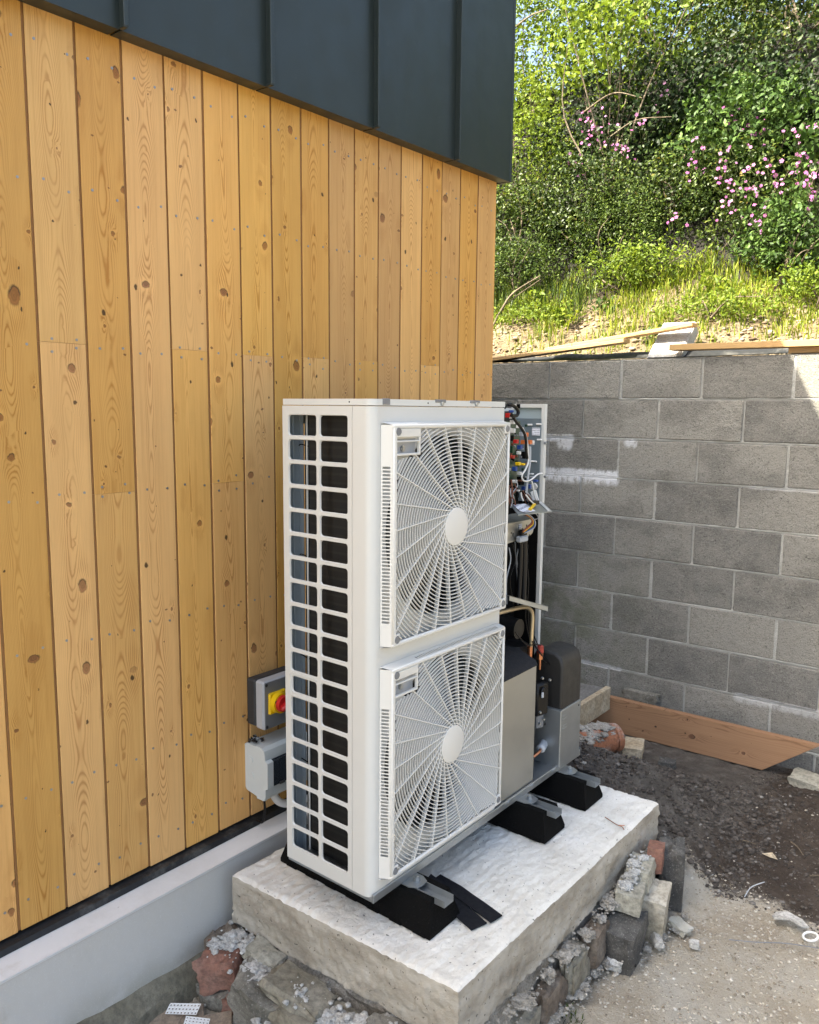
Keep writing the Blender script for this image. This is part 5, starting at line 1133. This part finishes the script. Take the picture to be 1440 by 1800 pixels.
rock('small_stone', 'dark stone lying below the timber board', 'stone', M['stone_dark'], (.66, 2.34, -.355), (.08, .07, .05), (0, 0, 18), 52, .2, 7, .4, 'loose stones')
rock('rubble_stone', 'grey stone lump peeping over the timber board at the wall', 'stone', M['stone_grey'], (.335, 2.755, -.19), (.20, .045, .06), (0, 0, 2), 53, .12, 8, .3)
rock('rubble_stone', 'mossy kerb stone at the right edge beyond the timber board', 'stone', M['stone_green'], (1.36, 2.62, -.40), (.36, .14, .10), (0, 0, -12), 54, .1, 8, .2)
# long timber board standing on edge against the wall, mitred at the right
mb = MB(); th = .055
def tb(x, z, y=0.0): return Vector((x, y, z))
z1, z0 = .0, -.192
L0, L1, L2 = -.62, .415, .665
pf = [(L0, z0), (L1, z0), (L2, z1), (L0, z1)]
mb.prism([tb(x, z) for x, z in pf], (0, th, 0)); me = mb.mesh('timber_board', M['plank_z'])
bm = bmesh.new(); bm.from_mesh(me); bmesh.ops.bevel(bm, geom=list(bm.edges), offset=.003, segments=2, affect='EDGES'); bm.to_mesh(me); bm.free()
o = link('timber_board', me, None, (.62, 2.665, -.20)); o.rotation_euler = (R_(-4), R_(-.3), WA); tag(o, 'long brown timber board on edge along the wall foot, mitred end', 'timber')
# shuttered corner with concrete
f0 = thing('concrete_formwork', 'wooden shutter filled with grey concrete at the foot of the wall', 'formwork', (.1, 2.3, -.4))
mb = MB(); mb.box(-.35, .22, 2.09, 2.125, -.245, -.115, .003); mb.box(.19, .222, 2.126, 2.60, -.25, -.117, .003); part('shutter_board', mb, M['ply'], f0)
mb = rough_block((-.08, 2.36, -.185), (.54, .47, .11), None, 61, .04, 14, .05, .05); part('concrete_fill', mb, M['conc_fill'], f0, 60)
# litter
mb = MB(); pts = [(.0, .0), (.045, .012), (.085, .005), (.105, .028), (.08, .045), (.03, .058), (-.005, .05), (-.012, .02)]
c_ = Vector((1.44, 1.29, -.312)); mb.prism([c_ + Vector((x, y, .012*math.sin(x*30))) for x, y in pts], (0, 0, .005)); solo('plaster_shard', mb, M['conc_pale'], 'cream broken shard lying on the gravel edge', 'shard', tuple(c_))
mb = MB(); c_ = Vector((1.557, 1.285, -.322)); n = 28; q = [c_ + Vector((.022*math.cos(2*math.pi*i/n), .022*math.sin(2*math.pi*i/n), .003+.006*math.sin(2*math.pi*i/n+1))) for i in range(n+1)]; mb.tube(q, .0042, 8, 1); solo('white_ring', mb, M['white'], 'white plastic ring lying at the right edge', 'ring', tuple(c_), smooth=70)
mb = MB(); mb.tube([(1.345, 1.10, -.325), (1.42, 1.14, -.322), (1.50, 1.20, -.323), (1.60, 1.25, -.324)], .0018, 6, 6); solo('thin_wire', mb, M['boxgrey2'], 'thin grey wire lying beside the white ring', 'wire', (1.42, 1.14, -.33))
mb = MB(); mb.obox((1.122, .762, -.318), (.075, .009, .008), Euler((0, R_(6), R_(20))), .002); mb.tube([(1.09, .748, -.318), (1.082, .74, -.30), (1.088, .732, -.290)], .0035, 6, 4); solo('plastic_offcut', mb, M['blackgloss'], 'black plastic offcut lying by the slab rubble', 'offcut', (1.12, .76, -.33))
mb = MB(); mb.tube([(1.313, 1.39, -.330), (1.318, 1.455, -.322), (1.346, 1.525, -.324)], .0018, 8, 6); solo('white_wire', mb, M['cablegrey'], 'short curved pale wire at the edge of the dark soil', 'wire', (1.32, 1.46, -.33))
mb = MB(); mb.prism([Vector((1.285, 1.72, -.322)), Vector((1.318, 1.705, -.318)), Vector((1.345, 1.715, -.322)), Vector((1.32, 1.735, -.312))], (0, 0, .002)); solo('dry_leaf', mb, M['ply'], 'single tan dry leaf on the dark soil', 'leaf', (1.31, 1.72, -.33))
mb = MB(); mb.tube([(.925, 1.01, .0055), (.975, .99, .005), (1.0, .985, .0062), (1.012, .975, .004)], .0016, 6, 5); mb.tube([(.985, .988, .005), (1.004, .998, .0065)], .0014, 6, 3); solo('orange_thread', mb, M['copper'], 'scrap of orange thread on the slab edge', 'thread', (.97, .99, .004))
for k, (x, y, a, l) in enumerate(((1.20, 1.78, 20, .09), (1.38, 1.88, -50, .10), (1.18, 1.52, -30, .06), (1.52, 1.72, 30, .12), (.98, 1.33, 80, .08))):
    mb = MB(); c_ = Vector((x, y, float(ground_z(x, y))+.006)); d = Vector((math.cos(R_(a)), math.sin(R_(a)), 0))*l/2; mb.tube([c_-d, c_+Vector((0, .006, .004)), c_+d], lambda t: .0035*(1-.6*t), 6, 4)
    solo('twig', mb, M['bark'], ('dark twig on the soil near the middle', 'dark twig lying across the soil towards the wall', 'small twig at the soil heap edge', 'thin twig at the right edge of the soil', 'small dark twig beside the far slab corner')[k], 'twig', tuple(c_), 'twigs on the soil')
# scrap boards and perforated strip in the trench
S_ = [(.16, -.33, -.335, .15, .10, 20, 3), (.25, -.27, -.328, .13, .08, -35, 5), (.31, -.23, -.326, .10, .07, 50, 4)]
for k, (x, y, z, a, b, rz, tl) in enumerate(S_):
    mb = MB(); mb.obox((0, 0, 0), (a, b, .010), None, .002); me = mb.mesh('scrap_board', M['tile']); o = link('scrap_board', me, None, (x, y, z)); o.rotation_euler = (R_(tl), R_(-tl), R_(rz))
    tag(o, ('buff scrap of board nearest the plinth in the trench', 'buff scrap of board under the perforated strip', 'buff scrap of board beside the red brick foot')[k], 'board', 'scrap boards in the trench')
def perforated(label, loc, rot, L, Wd, nx_, ny_):
    mb = MB(); cells = []
    for i in range(nx_):
        for j in range(ny_):
            u0, v0 = L*i/nx_, Wd*j/ny_; a, b = L/nx_, Wd/ny_; cells.append((u0, u0+a, v0, v0+b, u0+a*.14, u0+a*.86, v0+b*.14, v0+b*.86, min(a, b)*.34))
    hole_plate(mb, cells, lambda u, v, d: Vector((u-L/2, v-Wd/2, -d)), .0012, k=3); me = mb.mesh('perforated_strip', M['white']); o = link('perforated_strip', me, None, loc); o.rotation_euler = rot; tag(o, label, 'metal strip', 'perforated strips in the trench')
perforated('white perforated metal strip lying on the scrap boards', (.205, -.262, -.312), (R_(12), R_(-8), R_(28)), .10, .036, 9, 3)
perforated('second white perforated strip half under the scrap boards', (.275, -.265, -.314), (R_(6), R_(8), R_(40)), .07, .030, 7, 3)

# ------------------------------------------------------------------ things on top of the wall
def plank(label, p0, p1, wd, th, name='timber_plank'):
    p0, p1 = Vector(p0), Vector(p1); d = p1-p0; L = d.length; mb = MB(); mb.obox((0, 0, 0), (L, wd, th), None, .002); o = link(name, mb.mesh(name, M['plank']), None, (p0+p1)/2)
    o.rotation_euler = d.to_track_quat('X', 'Z').to_euler(); return tag(o, label, 'plank', 'planks on the wall top')
plank('long plank rising along the wall top to the concrete block', (-.95, 2.875, 1.742), (.10, 2.885, 1.838), .09, .022)
plank('second plank propped on the concrete block above the first', (-.42, 2.905, 1.806), (.47, 2.93, 1.912), .085, .020)
plank('straight sunlit plank lying level towards the right edge', (.395, 2.81, 1.782), (1.9, 2.85, 1.772), .095, .032)
plank('short plank offcut under the right hand plank', (.98, 2.875, 1.748), (1.7, 2.89, 1.748), .09, .030)
A, Bq, C, D = Vector((.245, 2.83, 1.733)), Vector((.430, 2.84, 1.733)), Vector((.432, 3.06, 1.945)), Vector((.245, 3.05, 1.948)); th = (C-Bq).cross(Bq-A).normalized()*.085
if th.z > 0: th = -th
mb = MB(); mb.prism([A, Bq, C, D], th); me = mb.mesh('concrete_block', M['conc_pale'], (.34, 2.94, 1.8))
bm = bmesh.new(); bm.from_mesh(me); bmesh.ops.bevel(bm, geom=list(bm.edges), offset=.006, segments=2, affect='EDGES'); bm.to_mesh(me); bm.free()
tag(link('concrete_block', me, None, (.34, 2.94, 1.8)), 'pale concrete block tilted between the planks on the wall', 'block')
mb = MB(); xs = np.arange(-1.4, 1.9, .05); pr = None; vs = []; fs = []
for i, x in enumerate(xs):
    x = float(x); a = .006*mnoise.noise(Vector((x*6, 0, 0))); b = .010*mnoise.noise(Vector((x*5, 3, 0)))
    vs += [(x, 2.80+WA*x+a, 1.7325), (x, 2.872+WA*x, 1.7345+abs(b)*.6), (x, 2.93, 1.752+b), (x, 2.975, 1.778+b*1.5)]
    if i: fs += [((i-1)*4+k, i*4+k, i*4+k+1, (i-1)*4+k+1) for k in range(3)]
mb.add(vs, fs); solo('black_membrane', mb, M['dpc'], 'black plastic membrane strip laid over the wall top', 'membrane', (0, 2.88, 1.73), smooth=60)

# ------------------------------------------------------------------ planting on the bank
def leaf_arrays(C, N, T, L, Wd, rs, fold=.18):
    """C centres (n,3) N normals T directions -> V (n*5,3) F (n*4,3)"""
    N = N/np.linalg.norm(N, axis=1, keepdims=True); T = T - N*(N*T).sum(1, keepdims=True); T = T/np.maximum(np.linalg.norm(T, axis=1, keepdims=True), 1e-6); S = np.cross(N, T)
    n = len(C); L = L[:, None]; Wd = Wd[:, None]
    base = C - T*L*.5; tip = C + T*L*.5 - N*L*.12; rib = C; l = C + S*Wd*.5 + N*Wd*fold - T*L*.06; r = C - S*Wd*.5 + N*Wd*fold - T*L*.06
    V = np.stack([base, r, tip, l, rib], 1).reshape(-1, 3); o = (np.arange(n)*5)[:, None, None]
    F = (np.array([(0, 1, 4), (4, 1, 2), (0, 4, 3), (4, 2, 3)])[None] + o).reshape(-1, 3); return V, F
def rdir(n, rs, bias=(0, 0, 0)):
    v = rs.normal(size=(n, 3)); v /= np.linalg.norm(v, axis=1, keepdims=True); return v + np.array(bias)
LIGHT = (-.25, -.45, .55)
def shrub(name, label, c, rad, nl, mat, L, asp, seed, cat='shrub', group=None, clump=13, csig=.06, shell=.55, stems=6, droop=0.0, base=None):
    rs = np.random.RandomState(seed); c = np.array(c, float); rad = np.array(rad, float); L *= .84; nl = int(nl*1.45); csig *= .85
    nc = max(8, nl//clump); d = rdir(nc, rs); d /= np.linalg.norm(d, axis=1, keepdims=True)
    rr = shell + (1-shell)*rs.rand(nc)**.6; bumps = 1 + .35*(np.array([mnoise.noise(Vector(q*2.3)+Vector((seed, 0, 0))) for q in d]))
    cl = c + d*rad*(rr*bumps)[:, None]
    zmin = bank_z(cl[:, 0], cl[:, 1]); cl[:, 2] = np.maximum(cl[:, 2], zmin+.02)
    k = rs.randint(0, nc, nl); tw = rdir(nc, rs, (0, -.2, .35)); t = rs.normal(size=(nl, 1))*csig*1.5
    P = cl[k] + tw[k]*t + rs.normal(size=(nl, 3))*csig*.7
    N = rdir(nl, rs, LIGHT); T = tw[k] + rdir(nl, rs)*.8 + np.array((0, -.2, -droop))
    l = L*rs.uniform(.55, 1.25, nl); V, F = leaf_arrays(P, N, T, l, l*asp*rs.uniform(.8, 1.15, nl), rs)
    ct = rs.rand(nc); tint = np.clip(.55*ct[k] + .45*rs.rand(nl), 0, 1)
    b = np.array(base) if base is not None else np.array((c[0], c[1], float(bank_z(c[0], c[1]))))
    o = thing(name, label, cat, tuple(b), group)
    link('foliage', npmesh('foliage', V-b, F, mat, np.repeat(tint, 5)), o)
    mb = MB(); rb = random.Random(seed)
    for s_ in range(stems):
        q = Vector(cl[rb.randrange(nc)]); p0 = Vector(b)+Vector((rb.uniform(-.1, .1)*rad[0], rb.uniform(-.1, .1), -.03)); m = p0.lerp(q, .5)+Vector((rb.gauss(0, .06), rb.gauss(0, .06), .05))
        r0 = rb.uniform(.004, .010); mb.tube([p0, m, q], lambda t, r0=r0: r0*(1-.75*t), 5, 4)
    part('stems', mb, M['bark'], o, 70); return o
HG = 'shrubs of the bank hedge'
# back rows first: tall screen behind, then the mixed face of the bank
shrub('tree', 'yellow green young tree at the top left beside the metal cladding', (-1.75, 4.9, 4.55), (.62, .45, 1.0), 5200, M['lf_yel'], .055, .55, 101, 'tree', HG, csig=.07, shell=.25, stems=12)
shrub('shrub', 'bright yellow green bush directly right of the cladding edge', (-1.55, 4.35, 3.45), (.50, .40, .72), 4600, M['lf_yel'], .036, .6, 102, 'shrub', HG, csig=.05, shell=.4)
shrub('shrub', 'sparse elder with broad lime leaves at the top centre', (-.70, 4.25, 4.15), (.55, .35, .45), 1300, M['lf_yel'], .058, .62, 103, 'shrub', HG, clump=9, csig=.07, shell=.2, stems=12)
shrub('tree', 'dense green tree behind the elder at the top', (-.65, 5.1, 4.55), (.85, .55, .95), 6500, M['lf_mid'], .045, .6, 104, 'tree', HG, csig=.07, shell=.4, stems=10)
shrub('tree', 'olive green tree at the upper right', (.35, 5.0, 4.25), (.75, .5, .85), 6500, M['lf_bramble'], .04, .6, 105, 'tree', HG, csig=.06, shell=.4, stems=10)
shrub('tree', 'dark tree filling the top right corner', (1.25, 4.9, 4.1), (.7, .55, 1.0), 5200, M['lf_mid'], .05, .6, 106, 'tree', HG, csig=.07, shell=.4, stems=10)
shrub('shrub', 'dark ivy mass in the shadowy centre of the bank', (-.65, 4.45, 3.45), (.70, .28, .62), 5600, M['lf_dark'], .042, .8, 107, 'shrub', HG, csig=.06, shell=.45)
shrub('shrub', 'dark ivy under the olive tree at centre right', (.15, 4.45, 3.35), (.60, .28, .62), 5200, M['lf_dark'], .045, .8, 108, 'shrub', HG, csig=.06, shell=.45)
shrub('shrub', 'fresh green herb patch on the upper right of the bank', (.30, 4.08, 3.25), (.45, .20, .35), 2300, M['lf_herb'], .055, .55, 109, 'shrub', HG, clump=8, csig=.05, shell=.35)
shrub('shrub', 'dark ivy at the right edge of the bank', (.95, 4.35, 3.2), (.50, .3, .75), 5000, M['lf_dark'], .042, .75, 110, 'shrub', HG, csig=.06, shell=.45)
shrub('shrub', 'small leaved bramble at the lower left of the bank', (-1.35, 4.02, 2.80), (.48, .26, .48), 5200, M['lf_bramble'], .034, .62, 111, 'shrub', HG, csig=.045, shell=.45)
shrub('shrub', 'pale leaved bramble below the pink flowers at centre left', (-.75, 3.98, 2.90), (.45, .24, .42), 4600, M['lf_bramble'], .034, .65, 112, 'shrub', HG, csig=.045, shell=.4)
shrub('shrub', 'privet like bush with tiny leaves low in the middle of the bank', (-.42, 3.86, 2.68), (.34, .20, .36), 5200, M['lf_mid'], .022, .6, 113, 'shrub', HG, csig=.04, shell=.5)
shrub('shrub', 'dark bramble among the pink flowers at the right', (.35, 3.98, 2.78), (.48, .22, .38), 4200, M['lf_bramble'], .034, .62, 114, 'shrub', HG, csig=.05, shell=.4)
shrub('shrub', 'leafy green weeds at the right above the grass', (.72, 3.72, 2.48), (.30, .16, .28), 1700, M['lf_herb'], .05, .45, 115, 'shrub', HG, clump=8, csig=.05, shell=.3)
shrub('shrub', 'low dark scrub in the bottom left corner of the hedge', (-1.15, 3.75, 2.50), (.40, .16, .22), 3000, M['lf_mid'], .028, .5, 116, 'shrub', HG, csig=.045, shell=.35)
shrub('shrub', 'large lobed pale leaves at the right edge of the bank', (.86, 3.85, 3.02), (.16, .10, .14), 330, M['lf_herb'], .055, .8, 117, 'shrub', HG, clump=6, csig=.05, shell=.2, stems=4)
shrub('shrub', 'sunny low weeds along the top of the grass at centre', (-.20, 3.68, 2.40), (.45, .12, .14), 1600, M['lf_yel'], .036, .5, 118, 'shrub', HG, clump=8, csig=.045, shell=.2)
shrub('shrub', 'mixed dark scrub in the hollow between the two campion groups', (-.12, 4.05, 2.92), (.30, .20, .34), 2600, M['lf_bramble'], .036, .6, 124, 'shrub', HG, csig=.05, shell=.3)
shrub('shrub', 'bright creeping weeds on the soil below the fallen branch', (-.85, 3.42, 2.08), (.42, .16, .07), 900, M['lf_yel'], .03, .55, 125, 'shrub', HG, clump=8, csig=.04, shell=.2, stems=3)
shrub('shrub', 'bright creeping weeds above the straight plank', (.45, 3.40, 2.05), (.45, .18, .07), 1100, M['lf_yel'], .03, .55, 126, 'shrub', HG, clump=8, csig=.04, shell=.2, stems=3)
shrub('shrub', 'bright creeping weeds in the grass at the right edge', (.95, 3.55, 2.18), (.30, .16, .09), 800, M['lf_yel'], .032, .55, 127, 'shrub', HG, clump=8, csig=.04, shell=.2, stems=3)
shrub('shrub', 'hedge continuing out of view to the left behind the house', (-3.4, 4.8, 3.9), (1.2, .6, 1.3), 4200, M['lf_mid'], .06, .6, 119, 'shrub', HG, csig=.09, shell=.4)
shrub('shrub', 'hedge continuing out of view to the right', (2.6, 4.7, 3.6), (1.0, .6, 1.3), 3800, M['lf_mid'], .06, .6, 120, 'shrub', HG, csig=.09, shell=.4)
shrub('tree', 'tall green tree rising above the hedge behind the elder', (-1.0, 5.9, 5.6), (1.2, .7, 1.3), 8000, M['lf_mid'], .07, .6, 121, 'tree', HG, csig=.10, shell=.3, stems=12)
shrub('tree', 'tall olive tree rising behind the upper right of the hedge', (.3, 5.7, 5.2), (1.2, .7, 1.4), 8000, M['lf_bramble'], .07, .6, 122, 'tree', HG, csig=.10, shell=.3, stems=12)
shrub('tree', 'tall dark tree behind the top right corner of the hedge', (1.6, 5.6, 5.0), (.9, .7, 1.4), 6000, M['lf_mid'], .07, .6, 123, 'tree', HG, csig=.10, shell=.3, stems=12)
shrub('shrub', 'green scrub on the bank hidden behind the corner of the house', (-2.35, 4.1, 3.15), (.55, .35, .75), 3600, M['lf_mid'], .045, .6, 128, 'shrub', HG, csig=.06, shell=.4)
shrub('shrub', 'green scrub on the bank just past the right edge of the view', (1.75, 4.15, 3.0), (.50, .35, .75), 3200, M['lf_mid'], .045, .6, 129, 'shrub', HG, csig=.06, shell=.4)
# bare branches in the gaps
for k, (pts, r, lab) in enumerate((
        ([(-1.02, 3.30, 2.12), (-.95, 3.34, 2.24), (-.80, 3.45, 2.36)], .009, 'fallen bare branch at the left foot of the bank'),
        ([(-1.05, 3.22, 1.98), (-1.0, 3.32, 2.16), (-.78, 3.42, 2.33)], .006, 'thin dead branch beside the fallen branch'),
        ([(-.85, 4.10, 3.62), (-.60, 4.05, 3.68), (-.38, 4.05, 3.60)], .007, 'bare crooked branch across the dark centre of the bank'),
        ([(-.62, 4.08, 3.40), (-.40, 4.02, 3.45), (-.15, 4.02, 3.42)], .006, 'thin level branch below the crooked branch'),
        ([(-1.95, 4.6, 4.55), (-1.6, 4.5, 4.62), (-1.35, 4.4, 4.58)], .010, 'bare branch at the very top left by the sky'))):
    mb = MB(); mb.tube(pts, lambda t, r=r: r*(1-.6*t), 6, 6); solo('bare_branch', mb, M['bark'], lab, 'branch', pts[0], 'bare branches on the bank', smooth=70)
# red campion
def campion(label, x, y, zt_, nf, seed, spread=.07):
    rb = random.Random(seed); z0 = float(bank_z(x, y)); o = thing('campion', label, 'flower', (x, y, z0-.02), 'pink campion plants'); st = MB(); pe = MB(); lf = []
    for k in range(nf):
        tip = Vector((x+rb.gauss(0, spread*.7), y-.22+rb.gauss(0, .04), zt_+rb.gauss(0, spread*1.25)))
        if k % 2 == 0 or k < 2: st.tube([(x+rb.gauss(0, .02), y, z0-.02), ((x+tip.x)/2+rb.gauss(0, .03), y-.02, (z0+tip.z)/2), tip], .0022, 4, 4)
        else: st.tube([tip+Vector((rb.gauss(0, .02), .02, -.05)), tip], .0016, 4, 1)
        nrm = Vector((rb.gauss(.25, .4), -1, rb.gauss(.35, .4))).normalized(); a = nrm.orthogonal().normalized(); b = nrm.cross(a); R0 = rb.uniform(.008, .013); tn = rb.random(); ph = rb.random()*6
        st.cyl(tip-nrm*.014, tip-nrm*.001, .0032, .0022, 6)
        for i in range(5):
            t = ph + 2*math.pi*i/5; d = math.cos(t)*a + math.sin(t)*b; s_ = nrm.cross(d)
            pe.add([tip, tip+d*R0*.75+s_*R0*.42+nrm*.001, tip+d*R0*1.1+s_*R0*.25, tip+d*R0*.9, tip+d*R0*1.1-s_*R0*.25, tip+d*R0*.75-s_*R0*.42+nrm*.001], [(0, 1, 2, 3), (0, 3, 4, 5)], 0, tn)
    part('stems', st, M['gstem'], o); tag(part('petals', pe, M['petal'], o, None, False), kind='stuff'); return o
cl = [(1036, 215, 13, 'tall pink campion at centre left of the bank, largest flower cluster'), (1012, 285, 6, 'small pink campion low at the left of the flowers'), (1098, 262, 5, 'pink campion just below the lime leaf'), (1060, 245, 5, 'pink campion right beside the largest cluster'), (1225, 275, 7, 'pink campion below the herb patch'),
      (1165, 160, 4, 'high small campion among the dark branches'), (1285, 212, 6, 'pink campion at the top of the herb patch'), (1330, 225, 6, 'pink campion right of the herb patch top'), (1275, 290, 7, 'pink campion left of the densest right cluster'), (1318, 318, 11, 'dense pink campion low at the right'), (1372, 315, 6, 'pink campion between the two right clusters'),
      (1418, 285, 11, 'pink campion cluster nearest the right edge'), (1338, 385, 5, 'lowest pink campion above the grass at the right'), (1425, 325, 6, 'pink campion below the right edge cluster'), (1280, 345, 6, 'pink campion low beside the dark hollow'), (1408, 235, 4, 'thin pink campion high by the right edge'), (1185, 380, 3, 'pale campion low in the middle'), (1120, 220, 3, 'tiny campion beside the bare branch')]
for k, (px, py, nf, lab) in enumerate(cl):
    yy = 3.3
    while yy < 4.6 and float(bank_z(at(px, py, 1, yy-.22).x, yy)) < at(px, py, 1, yy-.22).z - .30: yy += .02
    p = at(px, py, 1, yy-.22); campion(lab, p.x, yy, p.z, int(nf*2.2), 200+k, .05 if nf < 8 else .075)

# grass, blades as one mass
def grass(name, label, n, xr, yr, h0, h1, seed, mat, dens=None, zf=bank_z, wd=.0032, stuff=True):
    rs = np.random.RandomState(seed); x = rs.uniform(*xr, n); y = rs.uniform(*yr, n)
    if dens is not None: k = rs.rand(n) < dens(x, y); x, y = x[k], y[k]; n = len(x)
    z = zf(x, y); h = rs.uniform(h0, h1, n)*(.5+1.0*fbm(x*4, y*4, seed)); a = rs.uniform(0, 6.28, n); lean = rs.uniform(.1, .75, n)*h; d = np.stack([np.cos(a), np.sin(a)-.25, 0*a], -1); s = np.stack([-np.sin(a), np.cos(a), 0*a], -1)*(wd*rs.uniform(.6, 1.3, n))[:, None]
    b = np.stack([x, y, z-.01], -1); up_ = np.array((0, 0, 1.0))
    m1 = b + up_*(h*.5)[:, None] + d*(lean*.25)[:, None]; m2 = b + up_*(h*.85)[:, None] + d*(lean*.62)[:, None]; tp = b + up_*h[:, None]*.98 + d*lean[:, None]
    V = np.stack([b-s, b+s, m1-s*.9, m1+s*.9, m2-s*.6, m2+s*.6, tp], 1).reshape(-1, 3); o = (np.arange(n)*7)[:, None, None]
    F = (np.array([(0, 1, 3), (0, 3, 2), (2, 3, 5), (2, 5, 4), (4, 5, 6)])[None]+o).reshape(-1, 3)
    ob = link(name, npmesh(name, V, F, mat, np.repeat(rs.rand(n), 7))); return tag(ob, label, 'grass', kind='stuff' if stuff else None)
gd = lambda x, y: np.clip((y-2.98)/.55, .04, 1)*np.clip(.05+3.4*(fbm(x*4.5, y*4.5, 91)-.40), .03, 1)
grass('grass', 'sunlit yellow green grass on the bank above the wall', 20000, (-1.6, 1.5), (2.96, 3.85), .025, .10, 5, M['grass'], gd)
grass('grass', 'longer bright grass clump at the middle of the bank', 900, (-.35, .65), (3.42, 3.80), .05, .15, 6, M['grass'])
grass('grass', 'rough grass along the left foot of the hedge', 900, (-1.5, -.5), (3.45, 3.75), .06, .18, 7, M['lf_mid'])
grass('grass_tuft', 'small green grass tuft growing at the slab foot', 46, (1.015, 1.065), (.36, .44), .03, .075, 8, M['lf_mid'], zf=lambda x, y: ground_z(x, y)+.005, wd=.0022, stuff=False)
grass('grass_tuft', 'sparse second grass tuft right of the first', 26, (1.06, 1.12), (.42, .50), .02, .05, 9, M['lf_mid'], zf=lambda x, y: ground_z(x, y)+.005, wd=.002, stuff=False)
# small weeds dotted over the bank soil
rb = random.Random(31)
for k, (px, py, lab) in enumerate(((1140, 590, 'small weed below the propped plank on the soil'), (990, 560, 'small weed at the left of the bank soil'), (1060, 530, 'leafy weed at the left centre of the bank soil'), (1255, 520, 'leafy weed in the grass above the concrete block'), (1330, 470, 'broad leaved weed below the right campions'), (950, 520, 'low weed near the fallen branch'), (1400, 480, 'tall weed at the right edge of the grass'), (1185, 500, 'dock like weed in the centre grass'))):
    y = 3.15 + (600-py)/140*.75; p = at(px, py, 1, y); x = p.x; z = float(bank_z(x, y)); rs = np.random.RandomState(400+k); n = 34
    C = np.stack([x+rs.normal(size=n)*.04, y+rs.normal(size=n)*.03, z+.015+rs.rand(n)*.11], -1); V, F = leaf_arrays(C, rdir(n, rs, (0, -.3, .9)), rdir(n, rs), rs.uniform(.03, .07, n), rs.uniform(.015, .035, n), rs)
    o = thing('weed', lab, 'weed', (x, y, z), 'weeds on the bank'); link('leaves', npmesh('leaves', V-np.array((x, y, z)), F, M['lf_yel'] if k % 2 else M['lf_herb'], np.repeat(rs.rand(n), 5)), o)
    mb = MB()
    for q in C[:8]: mb.tube([(x, y, z-.01), ((x+q[0])/2, (y+q[1])/2, (z+q[2])/2+.01), tuple(q)], .0015, 4, 3)
    part('stems', mb, M['gstem'], o)
